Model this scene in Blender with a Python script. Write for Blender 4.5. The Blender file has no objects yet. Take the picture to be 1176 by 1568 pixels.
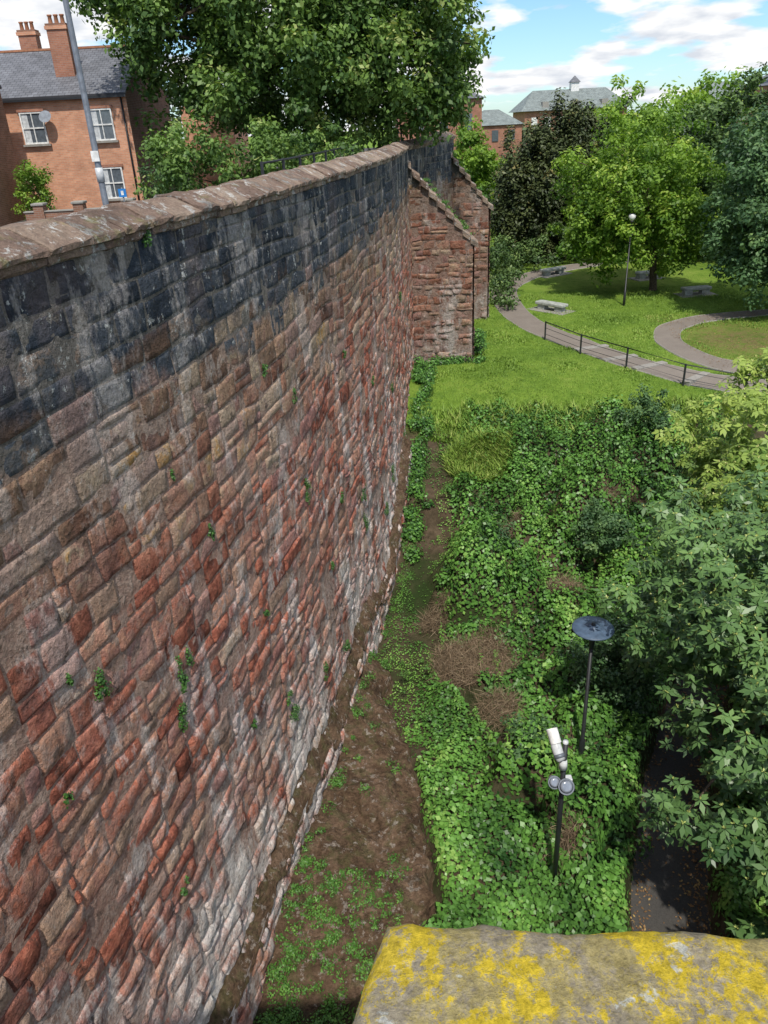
import bpy, bmesh, math, random
import numpy as np
from mathutils import Vector, Matrix
random.seed(7); R=np.random.RandomState(7)
scene=bpy.context.scene
scene.view_settings.view_transform='Standard'; scene.view_settings.look='None'; scene.view_settings.exposure=0
COL=scene.collection

# ---------------------------------------------------------------- helpers
def sstep(t):
    t=np.clip(t,0,1); return t*t*(3-2*t)
def hsh(i,j,seed):
    v=np.sin(i*127.1+j*311.7+seed*74.7)*43758.5453
    return v-np.floor(v)
def vnoise(x,y,seed=0):
    x=np.asarray(x,float); y=np.asarray(y,float)
    i=np.floor(x); j=np.floor(y); fx=x-i; fy=y-j
    fx=fx*fx*(3-2*fx); fy=fy*fy*(3-2*fy)
    a=hsh(i,j,seed); b=hsh(i+1,j,seed); c=hsh(i,j+1,seed); d=hsh(i+1,j+1,seed)
    return (a*(1-fx)+b*fx)*(1-fy)+(c*(1-fx)+d*fx)*fy
def fbm(x,y,seed=0,o=4):
    s=0;a=.5;t=0
    for k in range(o):
        s=s+a*vnoise(np.asarray(x)*2**k,np.asarray(y)*2**k,seed+k*3); t+=a; a*=.5
    return s/t
def lumps(x,y,seed=0):
    """rounded domes of random height, one per cell (0..1)"""
    x=np.asarray(x,float); y=np.asarray(y,float); i=np.floor(x); j=np.floor(y); best=np.zeros_like(x+y)
    for di in (-1,0,1):
        for dj in (-1,0,1):
            a=i+di; b=j+dj; px=a+.15+.7*hsh(a,b,seed); py=b+.15+.7*hsh(a,b,seed+1); hh=.35+.65*hsh(a,b,seed+2); rr=.55+.4*hsh(a,b,seed+3)
            d=((x-px)**2+(y-py)**2)/rr**2
            best=np.maximum(best,hh*np.sqrt(np.clip(1-d,0,1)))
    return best
def quadmesh(name,V,F,mats,tone=None,attrs=None,smooth=False,midx=None):
    V=np.asarray(V,np.float32).reshape(-1,3); F=np.asarray(F,np.int32).reshape(-1,4)
    me=bpy.data.meshes.new(name)
    me.vertices.add(len(V)); me.vertices.foreach_set('co',V.ravel())
    me.loops.add(F.size); me.loops.foreach_set('vertex_index',F.ravel())
    me.polygons.add(len(F))
    me.polygons.foreach_set('loop_start',np.arange(0,F.size,4,dtype=np.int32))
    try: me.polygons.foreach_set('loop_total',np.full(len(F),4,np.int32))
    except Exception: pass
    if smooth: me.polygons.foreach_set('use_smooth',np.ones(len(F),bool))
    if midx is not None: me.polygons.foreach_set('material_index',np.asarray(midx,np.int32))
    A=dict(attrs or {})
    if tone is not None: A['tone']=tone
    for k,v in A.items():
        at=me.attributes.new(k,'FLOAT','POINT'); at.data.foreach_set('value',np.asarray(v,np.float32).ravel())
    me.update(calc_edges=True)
    for m in (mats if isinstance(mats,(list,tuple)) else [mats]): me.materials.append(m)
    ob=bpy.data.objects.new(name,me); COL.objects.link(ob); return ob
def pymesh(name,V,F,mat,smooth=False,tone=None):
    me=bpy.data.meshes.new(name); me.from_pydata([tuple(v) for v in V],[],F); me.update()
    if smooth:
        for p in me.polygons: p.use_smooth=True
    if tone is not None:
        at=me.attributes.new('tone','FLOAT','POINT'); at.data.foreach_set('value',np.asarray(tone,np.float32))
    me.materials.append(mat)
    ob=bpy.data.objects.new(name,me); COL.objects.link(ob); return ob
def group(name,kids):
    e=bpy.data.objects.new(name,None); COL.objects.link(e)
    for k in kids: k.parent=e
    return e
def gridfaces(n,m,base=0):
    i,j=np.meshgrid(np.arange(n-1),np.arange(m-1),indexing='ij')
    a=i*m+j
    return (np.stack([a,a+m,a+m+1,a+1],-1).reshape(-1,4)+base)
def box(name,x0,x1,y0,y1,z0,z1,mat,bev=0.0,rot=0,segs=1):
    cx,cy,cz=(x0+x1)/2,(y0+y1)/2,(z0+z1)/2
    bm=bmesh.new(); bmesh.ops.create_cube(bm,size=1)
    for v in bm.verts: v.co=Vector((v.co.x*(x1-x0),v.co.y*(y1-y0),v.co.z*(z1-z0)))
    if bev>0: bmesh.ops.bevel(bm,geom=bm.edges[:],offset=bev,segments=segs,affect='EDGES',profile=.5)
    c,s=math.cos(rot),math.sin(rot)
    for v in bm.verts:
        x,y=v.co.x,v.co.y; v.co=Vector((cx+x*c-y*s,cy+x*s+y*c,cz+v.co.z))
    me=bpy.data.meshes.new(name); bm.to_mesh(me); bm.free(); me.materials.append(mat)
    ob=bpy.data.objects.new(name,me); COL.objects.link(ob); return ob
def tube_arrays(P,Rr,seg=8):
    P=[Vector(p) for p in P]; V=[];F=[]
    for i,p in enumerate(P):
        d=(P[min(i+1,len(P)-1)]-P[max(i-1,0)]).normalized()
        a=d.orthogonal().normalized() if abs(d.z)<.9 else Vector((1,0,0))
        a=(a-d*a.dot(d)).normalized(); b=d.cross(a)
        for k in range(seg):
            t=2*math.pi*k/seg; V.append(p+(a*math.cos(t)+b*math.sin(t))*Rr[i])
    for i in range(len(P)-1):
        for k in range(seg):
            F.append((i*seg+k,i*seg+(k+1)%seg,(i+1)*seg+(k+1)%seg,(i+1)*seg+k))
    return V,F
def tube(name,P,Rr,mat,seg=12,cap=True):
    V,F=tube_arrays(P,Rr,seg); n=len(V)
    F=[list(f) for f in F]
    if cap: F.append(list(range(seg))[::-1]); F.append(list(range(n-seg,n)))
    ob=pymesh(name,V,F,mat,False)
    for p in ob.data.polygons:
        if len(p.vertices)==4: p.use_smooth=True
    return ob
def lathe(name,prof,cx,cy,mat,seg=28,tilt=None):
    V=[];F=[]
    for r,z in prof:
        for k in range(seg):
            t=2*math.pi*k/seg; V.append((cx+r*math.cos(t),cy+r*math.sin(t),z))
    for i in range(len(prof)-1):
        for k in range(seg): F.append((i*seg+k,i*seg+(k+1)%seg,(i+1)*seg+(k+1)%seg,(i+1)*seg+k))
    return pymesh(name,V,F,mat,True)

# ---------------------------------------------------------------- materials
class NT:
    def __init__(s,name):
        s.m=bpy.data.materials.new(name); s.m.use_nodes=True; s.t=s.m.node_tree; s.t.nodes.clear()
        s.out=s.t.nodes.new('ShaderNodeOutputMaterial')
    def n(s,typ,out=0,ins=None,**props):
        nd=s.t.nodes.new(typ)
        for k,v in props.items(): setattr(nd,k,v)
        for k,v in (ins or {}).items():
            sk=nd.inputs[k]
            if isinstance(v,bpy.types.NodeSocket): s.t.links.new(v,sk)
            else: sk.default_value=v
        return nd.outputs[out]
    def pos(s): return s.n('ShaderNodeNewGeometry','Position')
    def attr(s,a): return s.n('ShaderNodeAttribute','Fac',attribute_name=a)
    def noise(s,vec,scale,detail=4,rough=.55): return s.n('ShaderNodeTexNoise','Fac',{'Vector':vec,'Scale':scale,'Detail':detail,'Roughness':rough})
    def math(s,op,a,b=0.0,c=None):
        i={0:a,1:b}
        if c is not None: i[2]=c
        return s.n('ShaderNodeMath',0,i,operation=op)
    def mr(s,v,a,b,c=0.0,d=1.0): return s.n('ShaderNodeMapRange',0,{'Value':v,'From Min':a,'From Max':b,'To Min':c,'To Max':d})
    def ramp(s,f,stops):
        nd=s.t.nodes.new('ShaderNodeValToRGB'); e=nd.color_ramp.elements
        while len(e)<len(stops): e.new(.5)
        for k,(p,c) in enumerate(stops): e[k].position=p; e[k].color=(*c,1)
        s.t.links.new(f,nd.inputs[0]); return nd.outputs[0]
    def mix(s,f,a,b,bt='MIX'):
        nd=s.t.nodes.new('ShaderNodeMix'); nd.data_type='RGBA'; nd.blend_type=bt
        for idx,v in ((0,f),(6,a),(7,b)):
            if isinstance(v,bpy.types.NodeSocket): s.t.links.new(v,nd.inputs[idx])
            else: nd.inputs[idx].default_value=(*v,1) if isinstance(v,tuple) and len(v)==3 else v
        return nd.outputs[2]
    def grey(s,f):
        return s.n('ShaderNodeCombineXYZ',0,{0:f,1:f,2:f})
    def bump(s,h,st=.5,dist=.05,nrm=None):
        i={'Height':h,'Strength':st,'Distance':dist}
        if nrm is not None: i['Normal']=nrm
        return s.n('ShaderNodeBump',0,i)
    def bsdf(s,col,rough=.9,normal=None,spec=.2,metal=0.0):
        i={'Base Color':col if isinstance(col,bpy.types.NodeSocket) else (*col,1),'Roughness':rough,'Specular IOR Level':spec,'Metallic':metal}
        if normal is not None: i['Normal']=normal
        o=s.n('ShaderNodeBsdfPrincipled',0,i); return o
    def fin(s,sh): s.t.links.new(sh,s.out.inputs[0]); return s.m

def mat_plain(name,col,rough=.6,spec=.3,metal=0.0,var=.25,scale=8):
    t=NT(name); p=t.pos(); n=t.noise(p,scale,4)
    c=t.mix(1.0,tuple(col),t.grey(t.mr(n,.3,.7,1-var,1+var)),'MULTIPLY')
    return t.fin(t.bsdf(c,rough,None,spec,metal))

def mat_stone(name,darkshift=0.0,brownish=0.0,mortar=False,dim=1.0):
    t=NT(name); p=t.pos(); tone=t.attr('tone')
    sp=t.t.nodes.new('ShaderNodeSeparateXYZ'); t.t.links.new(p,sp.inputs[0]); z=sp.outputs[2]; y=sp.outputs[1]
    n1=t.noise(p,.45,2); n2=t.noise(p,2.1,5,.68); n3=t.noise(p,17,5,.75); n4=t.noise(p,6,5,.72)
    pv=t.n('ShaderNodeVectorMath',0,{0:p,1:(1.0,1.0,.4)},operation='MULTIPLY')
    nw=t.noise(pv,1.15,6,.74); npatch=t.noise(pv,.75,4,.6)
    tone2=t.math('FRACT',t.math('MULTIPLY',tone,17.31)); tone3=t.math('FRACT',t.math('MULTIPLY',tone,71.7))
    f=t.math('ADD',t.math('MULTIPLY',tone,.62),t.math('MULTIPLY',t.math('SUBTRACT',n2,.5),1.35))
    f=t.math('ADD',f,t.math('ADD',t.math('MULTIPLY',t.math('SUBTRACT',n4,.5),.55),.15))
    red=t.ramp(f,[(0,(.14,.055,.04)),(.2,(.35,.115,.075)),(.38,(.52,.195,.125)),(.52,(.43,.225,.175)),(.68,(.60,.31,.205)),(.84,(.42,.30,.26)),(1,(.62,.50,.40))])
    brn=t.ramp(f,[(0,(.10,.065,.05)),(.25,(.21,.13,.09)),(.45,(.34,.225,.15)),(.6,(.28,.16,.12)),(.75,(.43,.33,.23)),(.88,(.46,.25,.07)),(1,(.50,.44,.36))])
    drk=t.ramp(f,[(0,(.018,.024,.034)),(.35,(.040,.052,.070)),(.6,(.068,.080,.098)),(.78,(.12,.12,.12)),(.9,(.22,.16,.12)),(1,(.38,.38,.37))])
    zz=t.math('ADD',z,t.math('MULTIPLY',t.math('SUBTRACT',n1,.5),1.6))
    zz=t.math('ADD',zz,t.math('MULTIPLY',t.math('SUBTRACT',n2,.5),.9))
    zz=t.math('ADD',zz,t.math('MULTIPLY',t.math('SUBTRACT',tone,.5),.9))
    zz=t.math('SUBTRACT',zz,darkshift)
    c=t.mix(t.math('MAXIMUM',t.mr(zz,9.2,11.4),brownish),red,brn)
    c=t.mix(t.math('MULTIPLY',t.mr(tone2,.82,.85),.6),c,(.42,.34,.25))
    c=t.mix(t.math('MULTIPLY',t.mr(tone3,.82,.85),.55),c,(.22,.15,.145))
    isd=t.mr(zz,12.0,12.25)
    if mortar:
        c=t.mix(.5,c,t.ramp(n4,[(.3,(.22,.155,.12)),(.5,(.43,.33,.255)),(.7,(.62,.52,.43))]))
        c=t.mix(isd,c,(.15,.14,.125))
    else:
        c=t.mix(1.0,c,t.grey(t.mr(tone3,0,1,.70,1.22)),'MULTIPLY')
        c=t.mix(isd,c,drk)
    low=t.mr(z,2.0,11.5,1.0,.4)
    wf=t.math('MULTIPLY',t.mr(nw,.535,.60),low)
    c=t.mix(t.math('MULTIPLY',wf,.78),c,(.70,.65,.61))
    base=t.math('MULTIPLY',t.mr(z,1.8,5.5,1.0,0.0),t.mr(nw,.43,.53))
    c=t.mix(t.math('MULTIPLY',base,.75),c,(.72,.68,.64))
    c=t.mix(t.math('MULTIPLY',t.mr(npatch,.54,.64),.28),c,(.25,.20,.195))
    lic=t.math('MULTIPLY',t.mr(t.noise(p,5.5,5,.75),.61,.65),t.mr(z,11.0,12.6,.2,1.0))
    c=t.mix(t.math('MULTIPLY',lic,.7),c,(.56,.58,.56))
    c=t.mix(t.math('MULTIPLY',t.mr(t.noise(p,3.3,6,.75),.57,.64),.68),c,(.06,.048,.04))
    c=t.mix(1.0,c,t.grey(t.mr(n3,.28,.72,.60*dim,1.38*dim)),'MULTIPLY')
    h=t.math('ADD',t.math('MULTIPLY',n3,.3),t.math('ADD',n4,t.math('MULTIPLY',n2,.8)))
    b=t.bump(h,1.0,.09)
    return t.fin(t.bsdf(c,.92,b,.15))
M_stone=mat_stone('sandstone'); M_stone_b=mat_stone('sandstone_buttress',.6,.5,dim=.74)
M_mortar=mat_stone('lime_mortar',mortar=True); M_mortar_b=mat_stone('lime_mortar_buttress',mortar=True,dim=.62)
def mat_coping():
    t=NT('coping_stone'); p=t.pos(); tone=t.attr('tone'); n2=t.noise(p,3,6,.7); n3=t.noise(p,18,6,.7)
    f=t.math('ADD',t.math('MULTIPLY',tone,.55),t.math('MULTIPLY',t.math('SUBTRACT',n2,.35),1.0))
    c=t.ramp(f,[(0,(.11,.08,.065)),(.3,(.23,.16,.125)),(.55,(.31,.235,.18)),(.8,(.39,.31,.25)),(1,(.46,.42,.37))])
    c=t.mix(t.math('MULTIPLY',t.mr(t.noise(p,4.0,7,.78),.55,.60),.85),c,(.66,.66,.63))
    c=t.mix(t.math('MULTIPLY',t.mr(t.noise(p,2.0,6,.75),.54,.63),.65),c,(.07,.068,.062))
    c=t.mix(t.math('MULTIPLY',t.mr(t.noise(p,2.6,5,.7),.58,.68),.5),c,(.21,.21,.08))
    c=t.mix(1.0,c,t.grey(t.mr(n3,.25,.75,.6,1.4)),'MULTIPLY')
    return t.fin(t.bsdf(c,.9,t.bump(t.math('ADD',n3,t.math('MULTIPLY',n2,1.5)),1.0,.05),.15))
M_cop=mat_coping()
def mat_leaf(name,dark,light,extra=None,trans=.35,rough=.5):
    t=NT(name); tone=t.attr('tone')
    mid=tuple((a+b)/2*.95 for a,b in zip(dark,light))
    stops=[(0,dark),(.42,mid),(.80,light)]
    if extra: stops.append((1,extra))
    c=t.ramp(tone,stops)
    a=t.bsdf(c,rough,None,.35)
    if trans<=0: return t.fin(a)
    tr=t.n('ShaderNodeBsdfTranslucent',0,{'Color':t.mix(1.0,c,(1.3,1.35,.6),'MULTIPLY')})
    sh=t.n('ShaderNodeMixShader',0,{0:trans,1:a,2:tr})
    return t.fin(sh)
def mat_bark(name='bark',col=(.09,.07,.05)):
    t=NT(name); p=t.pos(); n=t.noise(p,9,5,.7)
    c=t.mix(1.0,tuple(col),t.grey(t.mr(n,.3,.7,.5,1.5)),'MULTIPLY')
    return t.fin(t.bsdf(c,.95,t.bump(n,.8,.05),.1))
M_bark=mat_bark()
def mat_ground():
    t=NT('park_ground'); p=t.pos(); lawn=t.attr('lawn'); lit=t.attr('litter')
    n1=t.noise(p,.35,4); n2=t.noise(p,2.2,6,.7); n3=t.noise(p,22,5,.7)
    g=t.ramp(t.math('ADD',t.math('MULTIPLY',n1,.45),t.math('MULTIPLY',n2,.55)),[(.3,(.07,.13,.018)),(.45,(.12,.21,.028)),(.55,(.17,.27,.038)),(.7,(.24,.31,.065))])
    g=t.mix(1.0,g,t.grey(t.mr(n3,.3,.7,.6,1.4)),'MULTIPLY')
    s=t.ramp(n2,[(.3,(.04,.033,.02)),(.55,(.10,.075,.048)),(.75,(.17,.125,.085))])
    s=t.mix(t.mr(n1,.45,.65),s,(.03,.05,.015))
    c=t.mix(lawn,s,g)
    l=t.ramp(n3,[(.35,(.12,.08,.045)),(.6,(.24,.16,.09))])
    c=t.mix(t.math('MULTIPLY',lit,t.mr(n2,.35,.6,.1,.8)),c,l)
    return t.fin(t.bsdf(c,.95,t.bump(t.math('ADD',n3,n2),.9,.06),.1))
M_ground=mat_ground()
def mat_path(name,a,b,sc=30):
    t=NT(name); p=t.pos(); n=t.noise(p,sc,5,.7); n2=t.noise(p,.9,5,.6)
    c=t.mix(n2,tuple(a),tuple(b)); c=t.mix(1.0,c,t.grey(t.mr(n,.3,.7,.75,1.25)),'MULTIPLY')
    return t.fin(t.bsdf(c,.9,t.bump(n,.4,.01),.2))
M_gravel=mat_path('gravel_path',(.17,.145,.125),(.27,.235,.20)); M_asph=mat_path('asphalt',(.05,.05,.05),(.09,.082,.073))
M_pave=mat_path('paving',(.25,.24,.215),(.34,.32,.29),8)
def mat_brick(name,c1,c2,mo=(.30,.26,.22)):
    t=NT(name); p=t.pos(); sp=t.t.nodes.new('ShaderNodeSeparateXYZ'); t.t.links.new(p,sp.inputs[0])
    v=t.n('ShaderNodeCombineXYZ',0,{0:t.math('ADD',sp.outputs[0],sp.outputs[1]),1:sp.outputs[2],2:0.0})
    nd=t.t.nodes.new('ShaderNodeTexBrick'); t.t.links.new(v,nd.inputs['Vector'])
    nd.inputs['Color1'].default_value=(*c1,1); nd.inputs['Color2'].default_value=(*c2,1); nd.inputs['Mortar'].default_value=(*mo,1)
    nd.inputs['Scale'].default_value=1.0; nd.inputs['Brick Width'].default_value=.23; nd.inputs['Row Height'].default_value=.075; nd.inputs['Mortar Size'].default_value=.006
    n=t.noise(p,1.1,5,.7); c=t.mix(1.0,nd.outputs[0],t.grey(t.mr(n,.25,.75,.7,1.3)),'MULTIPLY')
    return t.fin(t.bsdf(c,.9,None,.15))
M_brick=mat_brick('orange_brick',(.66,.33,.20),(.54,.24,.14),(.48,.41,.33)); M_brick2=mat_brick('brown_brick',(.30,.15,.10),(.22,.11,.07)); M_brick3=mat_brick('red_brick',(.42,.19,.12),(.33,.14,.09))
def mat_slate(name,col=(.13,.135,.15)):
    t=NT(name); p=t.pos(); sp=t.t.nodes.new('ShaderNodeSeparateXYZ'); t.t.links.new(p,sp.inputs[0])
    v=t.n('ShaderNodeCombineXYZ',0,{0:sp.outputs[0],1:sp.outputs[1],2:0.0})
    nd=t.t.nodes.new('ShaderNodeTexBrick'); t.t.links.new(v,nd.inputs['Vector'])
    a=tuple(x*1.3 for x in col); nd.inputs['Color1'].default_value=(*a,1); nd.inputs['Color2'].default_value=(*col,1); nd.inputs['Mortar'].default_value=(.04,.04,.045,1)
    nd.inputs['Scale'].default_value=1.0; nd.inputs['Brick Width'].default_value=.3; nd.inputs['Row Height'].default_value=.22; nd.inputs['Mortar Size'].default_value=.012
    n=t.noise(p,1.5,5,.7); c=t.mix(1.0,nd.outputs[0],t.grey(t.mr(n,.25,.75,.65,1.4)),'MULTIPLY')
    return t.fin(t.bsdf(c,.6,None,.3))
M_slate=mat_slate('slate_roof'); M_slate2=mat_slate('green_grey_roof',(.19,.22,.21))
M_white=mat_plain('white_paint',(.75,.75,.73),.5); M_glass=mat_plain('window_glass',(.10,.12,.14),.1,.8)
M_black=mat_plain('black_metal',(.02,.022,.025),.45,.5); M_blue=mat_plain('dark_blue_metal',(.07,.11,.17),.45,.5)
M_grey=mat_plain('grey_galvanised',(.16,.18,.21),.5,.5,.3); M_lgrey=mat_plain('light_grey_plastic',(.55,.57,.58),.4,.5)
M_sign=mat_plain('blue_sign',(.02,.2,.55),.5,.4,var=.05); M_lens=mat_plain('lamp_lens',(.25,.28,.33),.12,.9)
M_stonel=mat_plain('pale_bench_stone',(.36,.38,.35),.8,.2,var=.3,scale=4)
M_clay=mat_plain('terracotta',(.35,.16,.09),.8)

# ---------------------------------------------------------------- wall plan
cy=np.array([-10,2,4.5,7.7,11,14.3,18.9,24,30,36,41,45.5,50,56,70,95.])
cx=np.array([-8.06,-5.0,-4.36,-3.55,-2.72,-1.88,-.97,0,.95,1.6,2.1,3.6,5.3,5.8,6,6.])
Yd=np.linspace(-10,95,1051); Xr=np.interp(Yd,cy,cx)
k=np.hanning(31); k/=k.sum(); Xd=np.convolve(np.pad(Xr,15,mode='edge'),k,'valid'); Xd[:20]=Xr[:20]; Xd[-20:]=Xr[-20:]
def W(y): return np.interp(y,Yd,Xd)
ds=np.hypot(np.diff(Xd),np.diff(Yd)); Sd=np.concatenate([[0],np.cumsum(ds)])
tx=np.gradient(Xd,Sd); ty=np.gradient(Yd,Sd); ln=np.hypot(tx,ty); tx/=ln; ty/=ln
def wallpath(s): return np.interp(s,Sd,Xd),np.interp(s,Sd,Yd),np.interp(s,Sd,ty),-np.interp(s,Sd,tx)
def SofY(y): return float(np.interp(y,Yd,Sd))
def topz(y): return 14.0+.2*sstep((np.asarray(y)-41)/8)

# ---------------------------------------------------------------- terrain
PCy=np.array([0,8,10.5,14,19,24,29,33.5]); PCx=np.array([4.6,5.0,5.6,7.1,10,13.8,17.2,18.6])
def PC(y): return np.interp(y,PCy,PCx)
def Edge(y):
    e=np.interp(y,[8.2,9.4,10.6,12.6,14.6,15.2,16.3,18.3,19.2],[-1.9,-.1,.75,.42,.3,.15,-.15,-.2,-.6])
    return np.where((y>8.2)&(y<19.2),e,W(y)+.45)
def terr(x,y):
    x=np.asarray(x,float); y=np.asarray(y,float)
    b=3.4*sstep((y-20)/18)
    b=b+.12*(fbm(x*.3,y*.3,5)-.5)*2
    b=b+ .55*sstep((y-24)/8)*np.exp(-np.abs(x-W(y))/1.5)*(1-sstep((y-34)/6))
    return b
mounds=[(3.3,21.8,2.0,2.0),(6.9,24.8,2.3,1.6),(6.2,29.2,1.8,1.1),(10.3,28.6,2.6,1.3),(3.2,13.7,1.15,1.6),(4.4,12.2,1.1,.9),(5.2,20.2,1.4,.9),(9,22,1.8,1.5),(2.4,26.5,1.2,1.0),(11.5,24.5,1.8,1.3),(4.6,17.2,.9,.7),(5.0,15.2,.8,.9),(8.4,27,1.5,1.3),(5.4,26.7,1.0,.8)]
def bedmask(x,y):
    m=sstep((x-Edge(y)+.05)/.3)
    m=m*(1-sstep((y-(31.4+3.4*(fbm(x*.6,0*x,9)-.5)*2))/1.3))
    m=m*sstep((np.abs(x-PC(y))-.75)/.35)
    return m
def bushh(x,y):
    m=bedmask(x,y)
    low=.08+.12*vnoise(x*2,y*2,3)
    wx=x+.35*(vnoise(x*1.3,y*1.3,14)-.5)*2; wy=y+.35*(vnoise(x*1.3,y*1.3,15)-.5)*2
    l1=lumps(wx/1.5,wy/1.5,40); l2=lumps(wx/.6,wy/.6,50)
    big=sstep((x-W(y)-1.9)/1.3)*(.05+.85*l1*np.clip(fbm(x*.4,y*.4,21)*2-.3,0,1.1)+.30*l2)
    h=low+big
    for (a,b,r,hh) in mounds:
        d=np.hypot(wx-a,wy-b)/r
        h=h+hh*np.sqrt(np.clip(1-d**2,0,1))*(.35+.5*l1+.4*l2)
    d=np.hypot((x-2.45),(y-18.2)); h=h*(1-.75*np.clip(1-(d/1.3)**2,0,1))
    d=np.hypot((x-4.3),(y-29.3)); h=h*(1-.7*np.clip(1-(d/1.4)**2,0,1))
    return m*h
def litterf(x,y):
    a=np.exp(-(((x-20.5)/2.6)**2+((y-41.5)/3.5)**2))
    b=np.exp(-((x-19)**2+(y-62)**2)/30)*.5
    return np.clip(a*1.5+b,0,1)
def axis(parts): return np.unique(np.concatenate(parts))
gx=axis([np.linspace(-1500,-60,10),np.linspace(-60,-8,8),np.linspace(-8,20,230),np.linspace(20,60,40),np.linspace(60,1500,14)])
gy=axis([np.linspace(-300,-5,8),np.linspace(-5,36,340),np.linspace(36,80,90),np.linspace(80,2500,20)])
GX,GY=np.meshgrid(gx,gy,indexing='ij')
hb=bushh(GX,GY)*((GX<26))
GZ=terr(GX,GY)+.68*hb
lawn=sstep((GY-31.0)/1.6)
GZ=np.where((GX<W(GY)-.2),np.minimum(GZ,3),GZ)
quadmesh('park_ground',np.stack([GX,GY,GZ],-1),gridfaces(len(gx),len(gy)),M_ground,attrs={'lawn':lawn,'litter':litterf(GX,GY)},smooth=True)

uy=np.concatenate([np.linspace(-300,-8,4),np.linspace(0,90,60),[140.]])
V=[]
for yy in uy:
    w=float(W(yy))-.35
    for f_,zz in ((-1500,11.7),(w-3.4,11.7),(w-3.2,11.7),(w,11.7)): V.append((f_,yy,zz))
quadmesh('street_road',V,gridfaces(len(uy),4),M_asph)
V=[];
wy_=np.linspace(-5,60,100)
for yy in wy_:
    w=float(W(yy))
    for o,zz in ((-.5,12.9),(-2.4,12.9),(-2.4,11.6)): V.append((w+o,yy,zz))
quadmesh('rampart_pavement',V,gridfaces(len(wy_),3),M_pave)

# ---------------------------------------------------------------- stone wall builder
def stone_blocks(path,s0,s1,z0f,z1f,out,seed,relief=(.2,1.0),hr=(.24,.50),lr=(.32,1.1),erode=1.0,zmin=-.3,zmax=13.9,undul=.15,flare_on=True):
    rs=np.random.RandomState(seed)
    sa=[];sb=[];za=[];zb=[]
    s_=s0; segs=[]
    while s_<s1:
        L=rs.uniform(5.0,11.0); segs.append((s_,min(s_+L,s1))); s_+=L
    for (q0,q1) in segs:
        z=zmin
        while z<zmax-.1:
            dress=z>zmax-2.1
            h=rs.uniform(.29,.38) if dress else rs.uniform(*hr)
            if zmax-z-h<.2: h=zmax-z
            s=q0
            while s<q1-.01:
                l=(rs.uniform(.45,.95) if dress else rs.uniform(*lr)*(1.0 if rs.rand()<.85 else 1.3))
                if q1-(s+l)<.25: l=q1-s
                a=s; b=s+l
                r_=rs.rand()
                if h>.36 and r_<.16 and not dress:
                    k_=rs.uniform(.35,.65); sa+=[a,a];sb+=[b,b];za+=[z,z+h*k_];zb+=[z+h*k_,z+h]
                elif l>.65 and h>.34 and r_<.32 and not dress:
                    mid=a+l*rs.uniform(.6,.8); sa+=[a,mid,mid];sb+=[mid,b,b];za+=[z,z,z+h*.5];zb+=[z+h,z+h*.5,z+h]
                else: sa.append(a);sb.append(b);za.append(z);zb.append(z+h)
                s+=l
            z+=h
    sa,sb,za,zb=map(np.array,(sa,sb,za,zb))
    sm=(sa+sb)/2
    keep=(zb>z0f(sm)-.35)&(zb<=z1f(sm)+.02)&((z1f(sa)>=zb-.15)&(z1f(sb)>=zb-.15))
    sa,sb,za,zb=sa[keep],sb[keep],za[keep],zb[keep]; B=len(sa)
    A=np.array([0,.035,.12,.3,.5,.7,.88,.965,1]); Bv=np.array([0,.07,.22,.5,.78,.93,1])
    a=A[None,:,None]; b=Bv[None,None,:]
    er=erode*np.clip(1.4-(za/11.5),.14,1.1)
    g=(.004+.012*rs.rand(B)*er)
    jit=rs.uniform(-1,1,(B,4,2))*(.033*er)[:,None,None]
    def bil(c): return (jit[:,0,c][:,None,None]*(1-a)*(1-b)+jit[:,1,c][:,None,None]*a*(1-b)+jit[:,2,c][:,None,None]*(1-a)*b+jit[:,3,c][:,None,None]*a*b)
    e=lambda q:q[:,None,None]
    S=e(sa+g)+a*e(sb-sa-2*g)+bil(0); Z=e(za+g)+b*e(zb-za-2*g)+bil(1)
    fall=np.clip((zmax-Z)/1.2,0,1)
    Z0=Z.copy()
    Z=Z+undul*(vnoise(S*.35,Z0*.45,31)-.5)*2*fall+.045*(vnoise(S*1.3,Z0*1.3,35)-.5)*2*fall
    S=S+.05*(vnoise(S*1.7,Z0*1.9,36)-.5)*2*fall
    ea=np.minimum(a,1-a)*e(sb-sa); eb=np.minimum(b,1-b)*e(zb-za)
    rad=e((.012+.035*er)*rs.uniform(.6,1.6,B))
    pr=np.clip(np.minimum(ea,eb)/rad,0,1)**.6
    rel=e(rs.uniform(relief[0],relief[1],B)*(.010+.036*er))
    sunk=(rs.rand(B)<.10*er)
    rel=np.where(e(sunk),-e(rs.uniform(.04,.10,B)),rel)
    tilt=e(rs.uniform(-.035,.035,B)*er)*(a-.5)+e(rs.uniform(-.035,.035,B)*er)*(b-.5)
    nz=(fbm(S*4.0,Z*5,seed+1,5)-.5)*.15*e(er)
    off=out-.015+(rel+.015+tilt+nz)*pr
    X,Y,NX,NY=path(S)
    if flare_on: off=off+.18*np.exp(-np.clip(Z-1.0,0,9)/1.3)+.14*(fbm(S*.25,Z*.3,88,3)-.5)*fall
    P=np.stack([X+NX*off,Y+NY*off,Z],-1)
    n,m=len(A),len(Bv)
    F=gridfaces(n,m)[None]+(np.arange(B)*n*m)[:,None,None]
    tone=np.broadcast_to(e(rs.rand(B)),(B,n,m))
    return P.reshape(-1,3),F.reshape(-1,4),tone.reshape(-1)
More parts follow.
